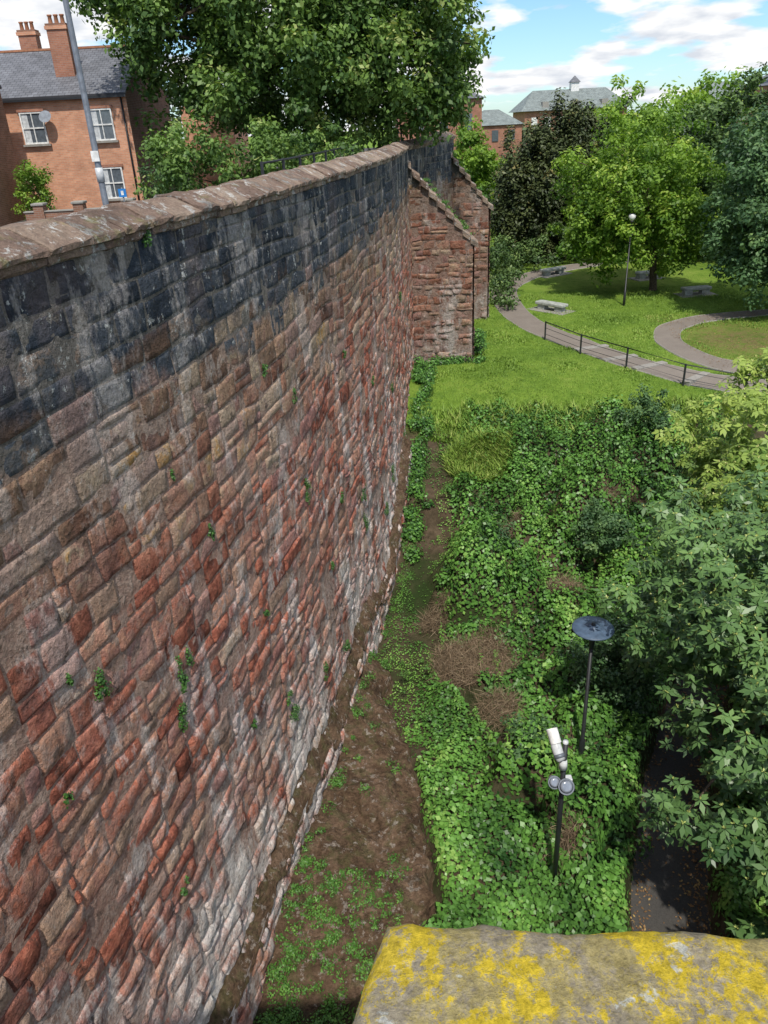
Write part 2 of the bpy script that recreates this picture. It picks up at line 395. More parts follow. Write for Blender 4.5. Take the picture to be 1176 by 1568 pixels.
def mortar_sheet(path,s0,s1,z0,z1f,out,n=None,nz=110,flare=True):
    n=n or int((s1-s0)/.14)+2
    S=np.linspace(s0,s1,n)[:,None]*np.ones((1,nz)); T=np.linspace(0,1,nz)[None,:]
    Z=z0+(z1f(S)-z0)*T
    X,Y,NX,NY=path(S); off=out+.035*(fbm(S*4,Z*4,77,3)-.5)
    if flare: off=off+.18*np.exp(-np.clip(Z-1.0,0,9)/1.3)+.14*(fbm(S*.25,Z*.3,88,3)-.5)*np.clip((13.9-Z)/1.2,0,1)
    return np.stack([X+NX*off,Y+NY*off,Z],-1).reshape(-1,3),gridfaces(n,nz)
def join(parts):
    V=[];F=[];T=[];I=[];b=0
    for v,f,t,i in parts:
        V.append(v);F.append(f+b);T.append(np.broadcast_to(t,len(v)));I.append(np.full(len(f),i));b+=len(v)
    return np.concatenate(V),np.concatenate(F),np.concatenate(T),np.concatenate(I)
kids=[]
sA,sB=SofY(.3),SofY(62)
z0=lambda s: terr(np.interp(s,Sd,Xd)+.4,np.interp(s,Sd,Yd))-.3
z1=lambda s: topz(np.interp(s,Sd,Yd))-.13
p1=stone_blocks(wallpath,sA,sB,z0,lambda s:z1(s)+.2,0.0,11,zmax=13.87)
m1=mortar_sheet(wallpath,sA,sB,-.5,z1,0.0)
V,F,T,I=join([(p1[0],p1[1],p1[2],0),(m1[0],m1[1],.5,1)])
kids.append(quadmesh('facing_stones',V,F,[M_stone,M_mortar],tone=T,midx=I,smooth=True))
V=[]
for yy in wy_:
    w=float(W(yy)); tz=float(topz(yy))-.12
    for zz in (11.6,12.8,tz): V.append((w-.58,yy,zz))
kids.append(quadmesh('parapet_inner_face',V,gridfaces(len(wy_),3),M_mortar,tone=np.full(len(V),.5)))
def plz(s): 
    yq=np.interp(s,Sd,Yd); return np.maximum(terr(np.interp(s,Sd,Xd)+.6,yq),.0)+1.6-.7*sstep((yq-19)/4)+.18*np.sin(s*.9)
a0,a1=SofY(3),SofY(30)
PO=.36
p2=stone_blocks(wallpath,a0,a1,lambda s:z0(s),plz,PO,23,hr=(.28,.45),lr=(.4,1.0),zmin=-.3,zmax=4.4,undul=.03,flare_on=False)
m2=mortar_sheet(wallpath,a0,a1,-.4,lambda s:plz(s)-.14,PO,nz=8,flare=False)
S=np.linspace(a0,a1,400)[:,None]*np.ones((1,8)); tt=np.linspace(0,1,8)[None,:]
X,Y,NX,NY=wallpath(S); off=(PO+.04)*(1-tt)+.05*(fbm(S*3,tt*3+0*S,4)-.5)+.14*(fbm(S*5,tt+0*S,44)-.5)*(1-tt); Z=plz(S)-.12+.42*tt+.24*(fbm(S*2.7,tt*2+0*S,6)-.5)*2-.10*(tt==0)
c2=(np.stack([X+NX*off,Y+NY*off,Z],-1).reshape(-1,3),gridfaces(400,8))
V,F,T,I=join([(p2[0],p2[1],p2[2],0),(m2[0],m2[1],.5,1)])
kids.append(quadmesh('plinth',V,F,[M_stone,M_mortar],tone=T,midx=I,smooth=True))
plinth_top=c2
prof=[(.02,-.15),(.06,-.13),(.06,-.05),(.11,-.03),(.115,.02),(.085,.045),(-.08,.12),(-.25,.2),(-.33,.235),(-.60,.225),(-.66,.18),(-.66,-.14)]
V=[];F=[];T=[]
s=SofY(.3)
rs=np.random.RandomState(5)
while s<sB:
    L=rs.uniform(.5,.95); dz=rs.uniform(-.02,.02); dox=rs.uniform(-.025,.02); tn=rs.rand()
    sl=[s+.006,s+.025,s+L*.25,s+L*.5,s+L*.75,s+L-.025,s+L-.006]; b=len(V)
    for q,sv in enumerate(sl):
        X,Y,NX,NY=wallpath(np.array(sv)); tz=float(topz(Y)); sh=.012 if q in(0,6) else 0
        for (o,zz) in prof:
            oo=o+dox+rs.uniform(-.015,.015)-(sh if o>0 else -sh); z_=tz+zz+dz-(sh if zz>0 else 0)+rs.uniform(-.013,.013)
            V.append((float(X+NX*oo),float(Y+NY*oo),z_)); T.append(tn)
    npf=len(prof)
    for q in range(6):
        for w_ in range(npf-1):
            i=b+q*npf+w_; F.append((i,i+1,i+npf+1,i+npf))
    F.append(tuple(b+i for i in range(npf))); F.append(tuple(b+6*npf+i for i in range(npf))[::-1])
    s+=L
kids.append(pymesh('coping',V,F,M_cop,False,tone=T))

def buttress(name,xa,xb,ya,yb,za,zb,mat,seed):
    ks=[]
    g0=3.0
    tf=lambda x: za+(zb-za)*(x-xa)/(xb-xa)
    def line(p,q):
        d=np.array(q)-np.array(p); L=float(np.hypot(*d)); u=d/L
        return (lambda s:(p[0]+u[0]*s,p[1]+u[1]*s,0*s+u[1],0*s-u[0])),L
    pf,L=line((xa,ya),(xb,ya-.25))
    parts=[]
    z1f=lambda s: tf(xa+s)
    b=stone_blocks(pf,0,L,lambda s:0*s+g0-.3,z1f,.1,seed,zmin=2.6,zmax=13.6,undul=.02,hr=(.26,.46),lr=(.3,.9),flare_on=False,erode=1.9); parts.append((b[0],b[1],b[2],0))
    m=mortar_sheet(pf,0,L,2.5,lambda s:z1f(s)-.02,.1,n=20,nz=20,flare=False); parts.append((m[0],m[1],.5,1))
    pf2,L2=line((xb+.1,ya-.25),(xb+.2,yb))
    z2=lambda s:0*s+zb
    b=stone_blocks(pf2,0,L2,lambda s:0*s+g0-.3,z2,.0,seed+1,zmin=2.6,zmax=zb,undul=.0,flare_on=False); parts.append((b[0],b[1],b[2],0))
    m=mortar_sheet(pf2,0,L2,2.5,lambda s:z2(s)-.02,.0,n=6,nz=20,flare=False); parts.append((m[0],m[1],.5,1))
    V,F,T,I=join(parts)
    ks.append(quadmesh('masonry',V,F,[mat,M_mortar_b],tone=T,midx=I,smooth=True))
    V=[];F=[];T=[]
    n=9
    for i in range(n):
        x0_=xa-.1+(xb+.3-xa+.1)*i/n; x1_=xa-.1+(xb+.3-xa+.1)*(i+1)/n-.03
        dz=rs.uniform(-.05,.05); tn=rs.rand(); b=len(V)
        for q_,xx in enumerate((x0_,x1_)):
            st=(.14 if q_ else -.05)
            for (yy,dd) in ((ya-.42,-.14),(ya-.44,.1),(ya-.2,.2),(yb+.05,.2),(yb+.05,-.14)):
                V.append((xx,yy,tf(xx)+dd+dz+st)); T.append(tn)
        for w_ in range(5): F.append((b+w_,b+(w_+1)%5,b+5+(w_+1)%5,b+5+w_))
        F.append(tuple(range(b,b+5))); F.append(tuple(range(b+5,b+10))[::-1])
    ks.append(pymesh('raked_coping',V,F,M_cop,False,tone=T))
    group(name,ks)
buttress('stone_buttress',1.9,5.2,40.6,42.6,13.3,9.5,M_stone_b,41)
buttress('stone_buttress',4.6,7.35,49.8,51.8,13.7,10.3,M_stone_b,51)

def ledge_z(x,y):
    x0=W(y)+.3; a_=np.clip((x-x0)/np.maximum(Edge(y)-x0,.3),0,1)
    fade=sstep((y-8.3)/2.6)*(1-sstep((y-18.2)/1.2))
    return (1.0-.5*a_+.3*(fbm(x*1.3,y*1.3,61,4)-.5)*2+.30*np.round(3*fbm(x*.7,y*.9,63,2))/3-.12+.14*(fbm(x*4,y*4,66,4)-.5))*fade-.05*(1-fade)
yy=np.linspace(8.25,19.3,260); aa=np.concatenate([np.linspace(0,.9,60),[.95,.98,1.0,1.03,1.06,1.09,1.12]])
YY,AA=np.meshgrid(yy,aa,indexing='ij')
X0=W(YY)+.3; EE=Edge(YY)+.26*(fbm(YY*1.3,0*YY,12)-.5)*2+.12*(vnoise(YY*5,0*YY,2)-.5)
XX=X0+(EE-X0)*np.minimum(AA,1.0)+np.maximum(AA-1,0)*1.8
ZZ=ledge_z(XX,YY)-np.clip((AA-.99)*8,0,3)**1.0*(.6+.8*fbm(YY*2,AA*4,17,3))
def mat_rock(name,g=.8):
    t=NT(name); p=t.pos(); n=t.noise(p,1.5,6,.7); n3=t.noise(p,11,6,.78)
    pl=t.n('ShaderNodeVectorMath',0,{0:p,1:(1.0,1.0,5.0)},operation='MULTIPLY'); nl=t.noise(pl,2.2,5,.7)
    c=t.ramp(t.math('ADD',t.math('MULTIPLY',n,.6),t.math('MULTIPLY',nl,.4)),[(.32,(.07,.045,.03)),(.47,(.17,.11,.07)),(.58,(.28,.185,.125)),(.72,(.42,.32,.25))])
    c=t.mix(t.math('MULTIPLY',t.mr(t.noise(p,3,5,.7),.50,.60),g),c,(.07,.095,.028))
    c=t.mix(t.math('MULTIPLY',t.mr(t.noise(p,5,5,.75),.57,.62),.7),c,(.50,.44,.38))
    c=t.mix(t.math('MULTIPLY',t.mr(t.noise(p,2.6,5,.75),.55,.63),.6),c,(.06,.045,.03))
    c=t.mix(1.0,c,t.grey(t.mr(n3,.3,.7,.45,1.5)),'MULTIPLY')
    return t.fin(t.bsdf(c,.95,t.bump(t.math('ADD',n3,t.math('ADD',n,nl)),1,.15),.1))
M_rock=mat_rock('brown_rock',.5); M_moss=mat_rock('mossy_stone',.5)
kids.append(quadmesh('plinth_weathering',plinth_top[0],plinth_top[1],M_moss,smooth=True))
group('city_wall',kids)
quadmesh('rock_ledge',np.stack([XX,YY,ZZ],-1),gridfaces(len(yy),len(aa)),M_rock,smooth=True)

# ---------------------------------------------------------------- camera tower
def mat_lichen():
    t=NT('lichen_stone'); p=t.pos(); n=t.noise(p,6,6,.7); n2=t.noise(p,75,6,.8); n4=t.noise(p,7.5,9,.80)
    c=t.ramp(n,[(.3,(.26,.22,.15)),(.5,(.41,.355,.26)),(.7,(.50,.44,.35))])
    c=t.mix(t.math('MULTIPLY',t.mr(n4,.46,.53),.6),c,(.52,.42,.12))
    c=t.mix(t.math('MULTIPLY',t.mr(t.noise(p,12,9,.84),.50,.54),.9),c,(.76,.56,.03))
    c=t.mix(t.math('MULTIPLY',t.mr(t.noise(p,26,5,.65),.62,.66),.8),c,(.66,.67,.62))
    c=t.mix(t.math('MULTIPLY',t.mr(t.noise(p,15,7,.8),.58,.66),.55),c,(.13,.11,.07))
    c=t.mix(1.0,c,t.grey(t.mr(n2,.3,.7,.5,1.45)),'MULTIPLY')
    return t.fin(t.bsdf(c,.95,t.bump(t.math('ADD',n2,t.math('ADD',n,n4)),1.0,.012),.1))
M_lich=mat_lichen()
A4=[(-.026,.63),(3.0,.37),(3.0,-.45),(-.42,-.45)]
n,m=240,70; rows=[]
uu=np.linspace(0,1,n)**1.9; vv=np.linspace(0,1,m)**1.3
U_,V_=np.meshgrid(uu,vv,indexing='ij')
P0,P1,P2,P3=[np.array(a) for a in A4]
def bl(U,V): return (P0[None,None]*((1-U)*(1-V))[...,None]+P1*(U*(1-V))[...,None]+P2*(U*V)[...,None]+P3*((1-U)*V)[...,None])
XYt=bl(U_,V_)
edge=np.minimum(np.minimum(U_*3,(1-U_)*3),np.minimum(V_,1-V_)*1.0)
Zt=14.1+.011*(fbm(XYt[...,0]*8,XYt[...,1]*8,3,6)-.5)*2-.024*np.exp(-edge/.011)
rag=np.exp(-edge/.02)[...,None]*.010*((fbm(XYt[...,0]*22,XYt[...,1]*22,13,4)-.5)*2)[...,None]
XYt=XYt+rag
Vt=np.concatenate([XYt,Zt[...,None]],-1).reshape(-1,3)
Ft=gridfaces(n,m)
ring=[i*m for i in range(n)]+[(n-1)*m+j for j in range(1,m)]+[i*m+m-1 for i in range(n-2,-1,-1)]+[j for j in range(m-2,0,-1)]
low=Vt[ring].copy(); low[:,2]=13.0
bidx=len(Vt); Vt=np.concatenate([Vt,low]); k_=len(ring)
Fs=np.array([(ring[i],ring[(i+1)%k_],bidx+(i+1)%k_,bidx+i) for i in range(k_)])
merlon=quadmesh('merlon',Vt,np.concatenate([Ft,Fs]),M_lich,smooth=True)
body=box('tower_body',-9,3.1,-6,.38,-.5,13.08,M_stone,.03); 
at=body.data.attributes.new('tone','FLOAT','POINT'); at.data.foreach_set('value',np.full(len(body.data.vertices),.4,np.float32))
group('stone_tower',[body,merlon])

# ---------------------------------------------------------------- foliage engine
def norm(v): return v/np.maximum(np.linalg.norm(v,axis=-1,keepdims=True),1e-6)
def leaf_quads(P,Nm,Ls,tone,asp=.6,droop=.15,Tn=None):
    n=len(P); Ls=np.broadcast_to(Ls,n)[:,None]
    if Tn is None: Tn=R.normal(size=(n,3))
    Tn=norm(Tn-Nm*np.sum(Tn*Nm,-1,keepdims=True)); Bn=np.cross(Nm,Tn)
    a=P; mid=P+Tn*Ls*.48; b=mid+Bn*Ls*asp*.5-Nm*Ls*.06; d=mid-Bn*Ls*asp*.5-Nm*Ls*.06; c=P+Tn*Ls-Nm*Ls*droop
    V=np.stack([a,b,c,d],1).reshape(-1,3); F=np.arange(n*4).reshape(-1,4)
    return V,F,np.repeat(tone,4)
def crown_pts(ells,nclump,cr,nleaf,shell=.5,flat=.75,up=.5):
    vol=np.array([e[3]*e[4]*e[5] for e in ells])**.75; pr=vol/vol.sum()
    idx=R.choice(len(ells),nclump,p=pr); E=np.array(ells)[idx]
    d=norm(R.normal(size=(nclump,3))); r=shell+(1-shell)*R.rand(nclump)**.7
    wob=1+.22*(R.rand(nclump)-.5)*2
    C=E[:,:3]+d*E[:,3:6]*(r*wob)[:,None]
    c_r=R.uniform(cr[0],cr[1],nclump)
    ct=R.uniform(.1,.8,nclump)
    q=norm(R.normal(size=(nclump,nleaf,3))); rr=R.rand(nclump,nleaf)**.45
    P=C[:,None]+q*(c_r[:,None]*rr)[...,None]*np.array([1,1,flat])
    Nm=norm(q*.7+np.array([0,0,up])+R.normal(size=q.shape)*.45)
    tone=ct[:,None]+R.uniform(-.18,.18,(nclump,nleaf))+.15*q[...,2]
    return C,P.reshape(-1,3),Nm.reshape(-1,3),np.clip(tone.reshape(-1),0,1)
def limbs(base,top,C,nl,r0,spread=.5,seed=0):
    rs=np.random.RandomState(seed); V=[];F=[]
    def add(P,Rr,seg=8):
        v,f=tube_arrays(P,Rr,seg); b=len(V); V.extend(v); F.extend([tuple(i+b for i in q) for q in f])
    base=Vector(base); top=Vector(top)
    mid=(base+top)/2+Vector((rs.uniform(-.2,.2),rs.uniform(-.2,.2),0))
    add([base-Vector((0,0,.3)),base+Vector((0,0,.3)),mid,top],[r0*1.5,r0*1.1,r0*.9,r0*.6],10)
    ids=rs.choice(len(C),min(nl,len(C)),replace=False)
    for i in ids:
        c=Vector(C[i]); t=rs.uniform(.35,1.0); st=base.lerp(top,t)
        m_=st.lerp(c,.5)+Vector((rs.uniform(-.4,.4),rs.uniform(-.4,.4),rs.uniform(-.1,.6)))
        add([st,m_,c],[r0*.35,r0*.2,r0*.06],6)
    return V,F
def tree(name,ells,mat,nclump,cr,nleaf,leaf,base=None,top=None,r0=.3,nl=30,shell=.5,asp=.6,flat=.75,seed=1,bark=None,up=.5):
    C,P,Nm,tn=crown_pts(ells,nclump,cr,nleaf,shell,flat,up)
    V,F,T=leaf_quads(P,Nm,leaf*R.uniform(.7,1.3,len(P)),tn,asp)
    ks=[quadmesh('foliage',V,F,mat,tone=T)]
    if base is not None:
        v,f=limbs(base,top,C,nl,r0,seed=seed); ks.append(pymesh('trunk_and_limbs',v,f,bark or M_bark,True))
    return group(name,ks)

L_lime=mat_leaf('lime_leaves',(.045,.105,.024),(.19,.31,.07),(.42,.46,.17),.25)
L_light=mat_leaf('light_leaves',(.07,.16,.018),(.27,.43,.06),(.42,.50,.10),.35)
L_yew=mat_leaf('yew_needles',(.022,.038,.014),(.09,.115,.035),(.22,.18,.06),0)
L_blue=mat_leaf('bluegreen_leaves',(.035,.09,.035),(.13,.24,.09),(.21,.32,.11),.2)
L_oak=mat_leaf('oak_leaves',(.03,.07,.02),(.12,.20,.055),(.20,.27,.08),.1)
L_chest=mat_leaf('chestnut_leaves',(.035,.09,.028),(.155,.28,.085),(.44,.50,.15),.15,.38)
L_chest2=mat_leaf('laurel_leaves',(.028,.07,.03),(.11,.215,.07),(.17,.27,.10),0,.36)
L_yell=mat_leaf('sunlit_leaves',(.09,.19,.03),(.36,.47,.10),(.66,.66,.27),.25)
L_ivy=mat_leaf('ivy_leaves',(.022,.07,.016),(.13,.30,.05),(.24,.40,.09),0,.42)
L_low=mat_leaf('groundcover_leaves',(.04,.12,.02),(.15,.31,.05),(.24,.39,.09),0,.5)
L_far=mat_leaf('distant_leaves',(.05,.09,.04),(.15,.22,.08),(.24,.28,.12),0)
L_dead=mat_leaf('dead_leaves',(.10,.05,.02),(.28,.16,.07),(.4,.28,.1),0,.8)
L_grass=mat_leaf('grass_blades',(.08,.16,.02),(.22,.35,.05),(.36,.42,.11),0,.6)
L_straw=mat_leaf('dry_stems',(.13,.09,.055),(.30,.22,.14),(.40,.32,.22),0,.9)

tree('lime_tree',[(-3,43,22.5,8.3,6.5,8.5),(1.6,43,18.4,4.1,4,4.3),(-8.2,42,19.5,3.6,4,3.9),(-2.5,41,17.2,5.2,4,3.2),(3.6,42.8,17.0,2.2,3,2.6)],L_lime,900,(.55,1.35),140,.26,(-2.6,43.5,11.7),(-2.6,43.5,24),.55,60,.5,seed=3)
tree('street_shrub',[(-6.2,31,13.6,2.2,2.0,1.9),(-3.6,32,13.6,2.2,2,1.7),(-1.6,35,13.5,2,2,1.6)],L_lime,190,(.3,.7),100,.17,(-5,32,11.7),(-5,32,13.5),.1,14,.3)
tree('garden_shrub',[(-15.4,38.6,12.9,.9,.9,1.5)],L_light,50,(.25,.45),90,.12,(-15.2,38.6,11.7),(-15.2,38.6,13),.06,6,.3)
tree('garden_shrub',[(-9.5,40,12.9,1.4,1.2,1.5)],L_blue,50,(.25,.5),90,.13,(-9.5,40,11.7),(-9.5,40,13),.06,6,.3)
tree('maple_tree',[(18.4,56,10.3,4.9,4.6,4.9),(16.4,55.5,8.0,3.0,3.5,2.8),(20.8,55.5,8.4,3.3,3.5,3.2)],L_light,430,(.5,1.1),120,.26,(20.2,55.6,3.4),(19.2,55.6,10),.25,40,.45,seed=4)
tree('yew_tree',[(14.6,72,8.6,2.9,3.2,6.2),(17.6,73,9.4,3.3,3.2,6.9),(12.8,71,6.8,2.0,2.4,4.6),(20.5,74,8.5,2.5,3,6)],L_yew,680,(.5,1.05),160,.31,(16.5,73,3.4),(16.5,73,12),.3,6,.35,asp=.5,flat=1.3,seed=5,up=.9)
tree('ash_tree',[(25.0,47.5,10.6,4.3,4.5,5.4),(22.9,46,8.4,2.8,3,3.6),(28,47,8,4,4,4.5)],L_blue,470,(.5,1.1),130,.26,(26,48,3.4),(26,48,11),.28,20,.45,seed=6)
tree('oak_tree',[(30,66,11.0,5.5,4.5,5.6),(26,68,9.5,3.5,3.5,5)],L_oak,330,(.6,1.3),110,.34,(30,66,3.4),(30,66,11),.3,14,.45,seed=16)
tree('field_maple_tree',[(34,84,12.0,7,6,6.0),(27.5,90,11.6,5,5,6)],L_light,240,(.8,1.6),80,.45,(34,84,3.4),(34,84,12),.3,14,.5,seed=8)
tree('poplar_tree',[(10.2,82,10.6,2.3,3,4.0),(12.5,88,9,2.2,3,4)],L_light,150,(.5,1.1),100,.34,(10.5,83,3.4),(10.5,83,10),.2,10,.5,seed=9)
def shrub_mass(name,ells,mat,nc,cr,nleaf,leaf,**k):
    k.setdefault('shell',.35)
    return tree(name,ells,mat,nc,cr,nleaf,leaf,None,None,**k)
shrub_mass('undergrowth_shrubs',[(9.6,61,4.6,1.8,4,1.9),(12,66.5,4.9,2.6,2.5,1.9),(16,70,4.8,4,3,2.0),(22,70,5,5,3,2.4),(30,68,5,6,3,3.0),(8.9,54,3.8,.8,4,1.0)],L_oak,380,(.4,.9),80,.23)
shrub_mass('dark_hedge',[(24,76,5.5,10,2.5,3.5),(38,70,5.5,8,4,4),(33,58,4.6,4,4,2.2)],L_yew,300,(.6,1.2),70,.34)
shrub_mass('distant_trees',[(10,105,8,9,5,6.5),(30,120,8.5,14,6,7.2),(52,112,9,12,6,7.6),(75,120,9,16,6,7),(105,125,9,18,6,8),(60,80,7.5,10,6,6.5),(-30,110,17,20,6,5),(45,64,8,6,6,7)],L_far,680,(1.2,2.4),55,.8)

def whorl_tree(name,ells,mat,nclump,cr,per,k,L,base,top,r0,nl,shell=.55,seed=1,tuft=.6):
    C,P,Nm,tn=crown_pts(ells,nclump,cr,per,shell,.8,.9)
    zmid=np.array(ells)[:,2].mean(); tn=np.clip(tn*.75+.09*(P[:,2]-zmid),0,.8)
    n=len(P); ax=norm(Nm+np.array([-.15,-.3,.6]))
    t0=norm(np.cross(ax,R.normal(size=(n,3)))); b0=np.cross(ax,t0)
    Vs=[];Fs_=[];Ts=[];b=0
    for q in range(k):
        th=2*math.pi*q/k+R.uniform(-.25,.25,n); dr=t0*np.cos(th)[:,None]+b0*np.sin(th)[:,None]
        tg=norm(dr+ax*R.uniform(-.45,.35,n)[:,None]); nn=norm(ax-tg*np.sum(ax*tg,-1,keepdims=True))
        v,f,t_=leaf_quads(P+dr*.015,nn,L*R.uniform(.6,1.25,n),np.clip(tn+R.uniform(-.12,.12,n),0,.82),.42,.26,tg)
        Vs.append(v);Fs_.append(f+b);Ts.append(t_);b+=len(v)
    sel=R.rand(n)<tuft
    for q in range(4):
        v,f,t_=leaf_quads(P[sel]+ax[sel]*.02,norm(R.normal(size=(sel.sum(),3))),L*.3,np.full(sel.sum(),1.0),.5,.1,ax[sel]+R.normal(size=(sel.sum(),3))*.6)
        Vs.append(v);Fs_.append(f+b);Ts.append(t_);b+=len(v)
    ks=[quadmesh('foliage',np.concatenate(Vs),np.concatenate(Fs_),mat,tone=np.concatenate(Ts))]
    v,f=limbs(base,top,C,nl,r0,seed=seed); ks.append(pymesh('trunk_and_limbs',v,f,M_bark,True))
    group(name,ks)
whorl_tree('chestnut_tree',[(8.5,13.6,4.8,3.1,3.4,3.1),(7.8,9.0,3.9,2.75,3.0,2.9),(9.8,11.5,5.0,3,4,3),(6.9,6.5,3.2,1.9,2.2,2.2)],L_chest,460,(.35,.75),21,7,.20,(9,12,0),(8.6,12,5),.22,40,seed=11)
whorl_tree('chestnut_tree',[(13.0,22.4,5.0,3.0,3.0,3.2),(12.4,21,3.6,2.2,2,2),(11.6,18.6,4.0,2.2,2.0,3.0)],L_yell,260,(.4,.8),20,7,.23,(13.4,22.6,.6),(13.2,22.5,5),.18,20,seed=12)
shrub_mass('dark_shrub',[(6.0,16.2,1.5,1.15,1.2,1.7)],L_chest2,130,(.2,.4),100,.10)
shrub_mass('laurel_shrub',[(10.3,19.0,2.0,1.8,1.6,1.7),(11.5,17,2,2,2,2)],L_chest2,100,(.3,.6),90,.16)
shrub_mass('elder_shrub',[(3.1,13.9,1.2,.8,.75,.8),(7.4,22.6,2.4,1.0,1,.9),(10.8,29.3,3.9,1.4,.9,.9),(3.6,22.8,2.1,1.0,.9,.7)],L_blue,130,(.18,.4),80,.12)
be=[]
for (a,b,r,hh) in mounds:
    be.append((a,b,float(terr(a,b))+hh*.45,r*.85,r*.85,hh*.6+.15))
shrub_mass('bramble_bush',be,L_ivy,360,(.18,.42),75,.13,shell=.6)

# ---------------------------------------------------------------- ivy / bramble bed
def bed(name,n,mat,cond,size,seed,tonebias=0.0,asp=.75):
    rs=np.random.RandomState(seed)
    y=7.0+26.5*rs.rand(n)**1.25; x=W(y)+.45+rs.rand(n)*(np.minimum(PC(y)+3,15)-W(y))
    h=bushh(x,y); m=bedmask(x,y); kp=(rs.rand(n)<m)&cond(x,y,h)
    x,y,h=x[kp],y[kp],h[kp]; e=.08
    hx=(bushh(x+e,y)+bushh(x-e,y)+bushh(x,y+e)+bushh(x,y-e))/4
    gx_=(bushh(x+e,y)-bushh(x-e,y))/(2*e); gy_=(bushh(x,y+e)-bushh(x,y-e))/(2*e)
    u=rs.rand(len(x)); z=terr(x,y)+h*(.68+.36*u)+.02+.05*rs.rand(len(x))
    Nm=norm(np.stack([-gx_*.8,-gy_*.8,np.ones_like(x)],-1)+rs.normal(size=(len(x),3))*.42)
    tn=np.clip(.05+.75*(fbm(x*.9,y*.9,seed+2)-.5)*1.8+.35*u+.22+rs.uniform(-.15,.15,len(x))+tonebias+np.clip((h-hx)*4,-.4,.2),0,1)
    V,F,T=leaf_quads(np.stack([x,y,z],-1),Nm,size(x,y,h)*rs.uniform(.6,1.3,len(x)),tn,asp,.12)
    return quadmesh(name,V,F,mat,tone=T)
def trail(x,y):
    d=np.abs(x-np.interp(y,[13,15.5,18,23,27],[3.0,2.7,1.6,1.15,1.6])); return (d<.22+.2*vnoise(y*2,x,1))&(y>13)&(y<26)
isbig=lambda x,y:(x-W(y))>2.2+1.0*(fbm(x*.8,y*.8,90)-.5)*2
dead=[(2.45,18.2,1.25),(2.9,16.0,.6),(5.9,21.4,.6),(4.6,24.3,.5),(1.5,20.6,.5),(8.3,25.2,.6),(3.6,11.3,.35)]
def hole(x,y):
    r=np.zeros(len(x),bool)
    for (a,b,c) in dead: r|=np.hypot(x-a,y-b)<c*(.75+.5*(vnoise(x*3,y*3,4)-.5))
    return r
tallg=lambda x,y:(np.hypot(x-4.3,y-29.3)<1.2+.6*(vnoise(x*3,y*3,6)-.5))
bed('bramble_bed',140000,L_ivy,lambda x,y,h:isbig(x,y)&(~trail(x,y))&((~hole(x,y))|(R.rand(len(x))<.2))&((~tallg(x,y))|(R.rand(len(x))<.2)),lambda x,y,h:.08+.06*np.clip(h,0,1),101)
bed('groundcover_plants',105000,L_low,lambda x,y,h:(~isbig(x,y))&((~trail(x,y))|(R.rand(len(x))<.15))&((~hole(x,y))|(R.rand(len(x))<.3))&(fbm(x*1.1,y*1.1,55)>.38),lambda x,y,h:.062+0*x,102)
Pq=[];Lq=[]
for (a,b,c) in dead:
    n=int(5500*c*c); th=R.rand(n)*6.28; rr=R.rand(n)**.5*c; xx=a+rr*np.cos(th); yy=b+rr*np.sin(th)
    Pq.append(np.stack([xx,yy,terr(xx,yy)+.7*bushh(xx,yy)+.1+.5*R.rand(n)*(1-(rr/c/1.1)**2)],-1)); Lq.append(R.uniform(.15,.5,n))
P=np.concatenate(Pq); n=len(P)
V,F,T=leaf_quads(P,norm(R.normal(size=(n,3))),np.concatenate(Lq),R.rand(n),.025,.35); quadmesh('dry_brambles',V,F,L_straw,tone=T)
# nettle / willowherb stems standing up through the bed
n0=420; sx=R.uniform(1.5,13,n0); sy=R.uniform(12,31,n0); kk_=(fbm(sx*.7,sy*.7,120)>.5)&(np.abs(sx-PC(sy))>1.3)&(sx>W(sy)+1.5); sx=sx[kk_]; sy=sy[kk_]
Pn=[];Nn_=[];Tn_=[];hgt0=[]
for a,b in zip(sx,sy):
    hh=R.uniform(.5,1.1); zb=float(terr(a,b)+.8*bushh(np.array([a]),np.array([b]))[0]); m_=26
    t_=R.rand(m_); th=R.rand(m_)*6.28; lean=R.normal(size=2)*.12
    Pn.append(np.stack([a+lean[0]*t_,b+lean[1]*t_,zb+hh*t_],-1)); Tn_.append(np.stack([np.cos(th),np.sin(th),.25+0*th],-1)); hgt0.append(.16-.08*t_)
Pn=np.concatenate(Pn);Tn_=np.concatenate(Tn_);hh_=np.concatenate(hgt0)
V,F,T=leaf_quads(Pn,norm(np.array([0,0,1.])+R.normal(size=Pn.shape)*.25),hh_,R.uniform(.3,.9,len(Pn)),.35,.3,Tn_); quadmesh('nettle_plants',V,F,L_low,tone=T)
n=9000; th=R.rand(n)*6.28; rr=R.rand(n)**.5*1.5; x=4.3+rr*np.cos(th); y=29.3+rr*np.sin(th)
x=np.concatenate([x,R.uniform(3,15,6000)]); y=np.concatenate([y,R.uniform(29.5,33.4,6000)]); P=np.stack([x,y,terr(x,y)+.5*bushh(x,y)],-1); n=len(x)
V,F,T=leaf_quads(P,norm(np.stack([R.normal(size=n),R.normal(size=n),.25+0*x],-1)),R.uniform(.3,.7,n),R.uniform(.4,1,n),.07,.35,np.stack([R.normal(size=n)*.4,R.normal(size=n)*.4,1+0*x],-1)); quadmesh('long_grass',V,F,L_grass,tone=T)
def clump_leaves(cs,rad,n,L,rs=R,flat=1.0):
    P=[];Nn=[]
    for c in cs:
        q=norm(rs.normal(size=(n,3))); P.append(np.array(c)+q*(rs.rand(n,1)**.5)*np.array(rad)); Nn.append(norm(q+np.array([.6,-.2,.6])+rs.normal(size=(n,3))*.4))
    P=np.concatenate(P);Nn=np.concatenate(Nn)
    return leaf_quads(P,Nn,L*rs.uniform(.6,1.3,len(P)),np.clip(rs.uniform(0,.8,len(P)),0,1),.7)
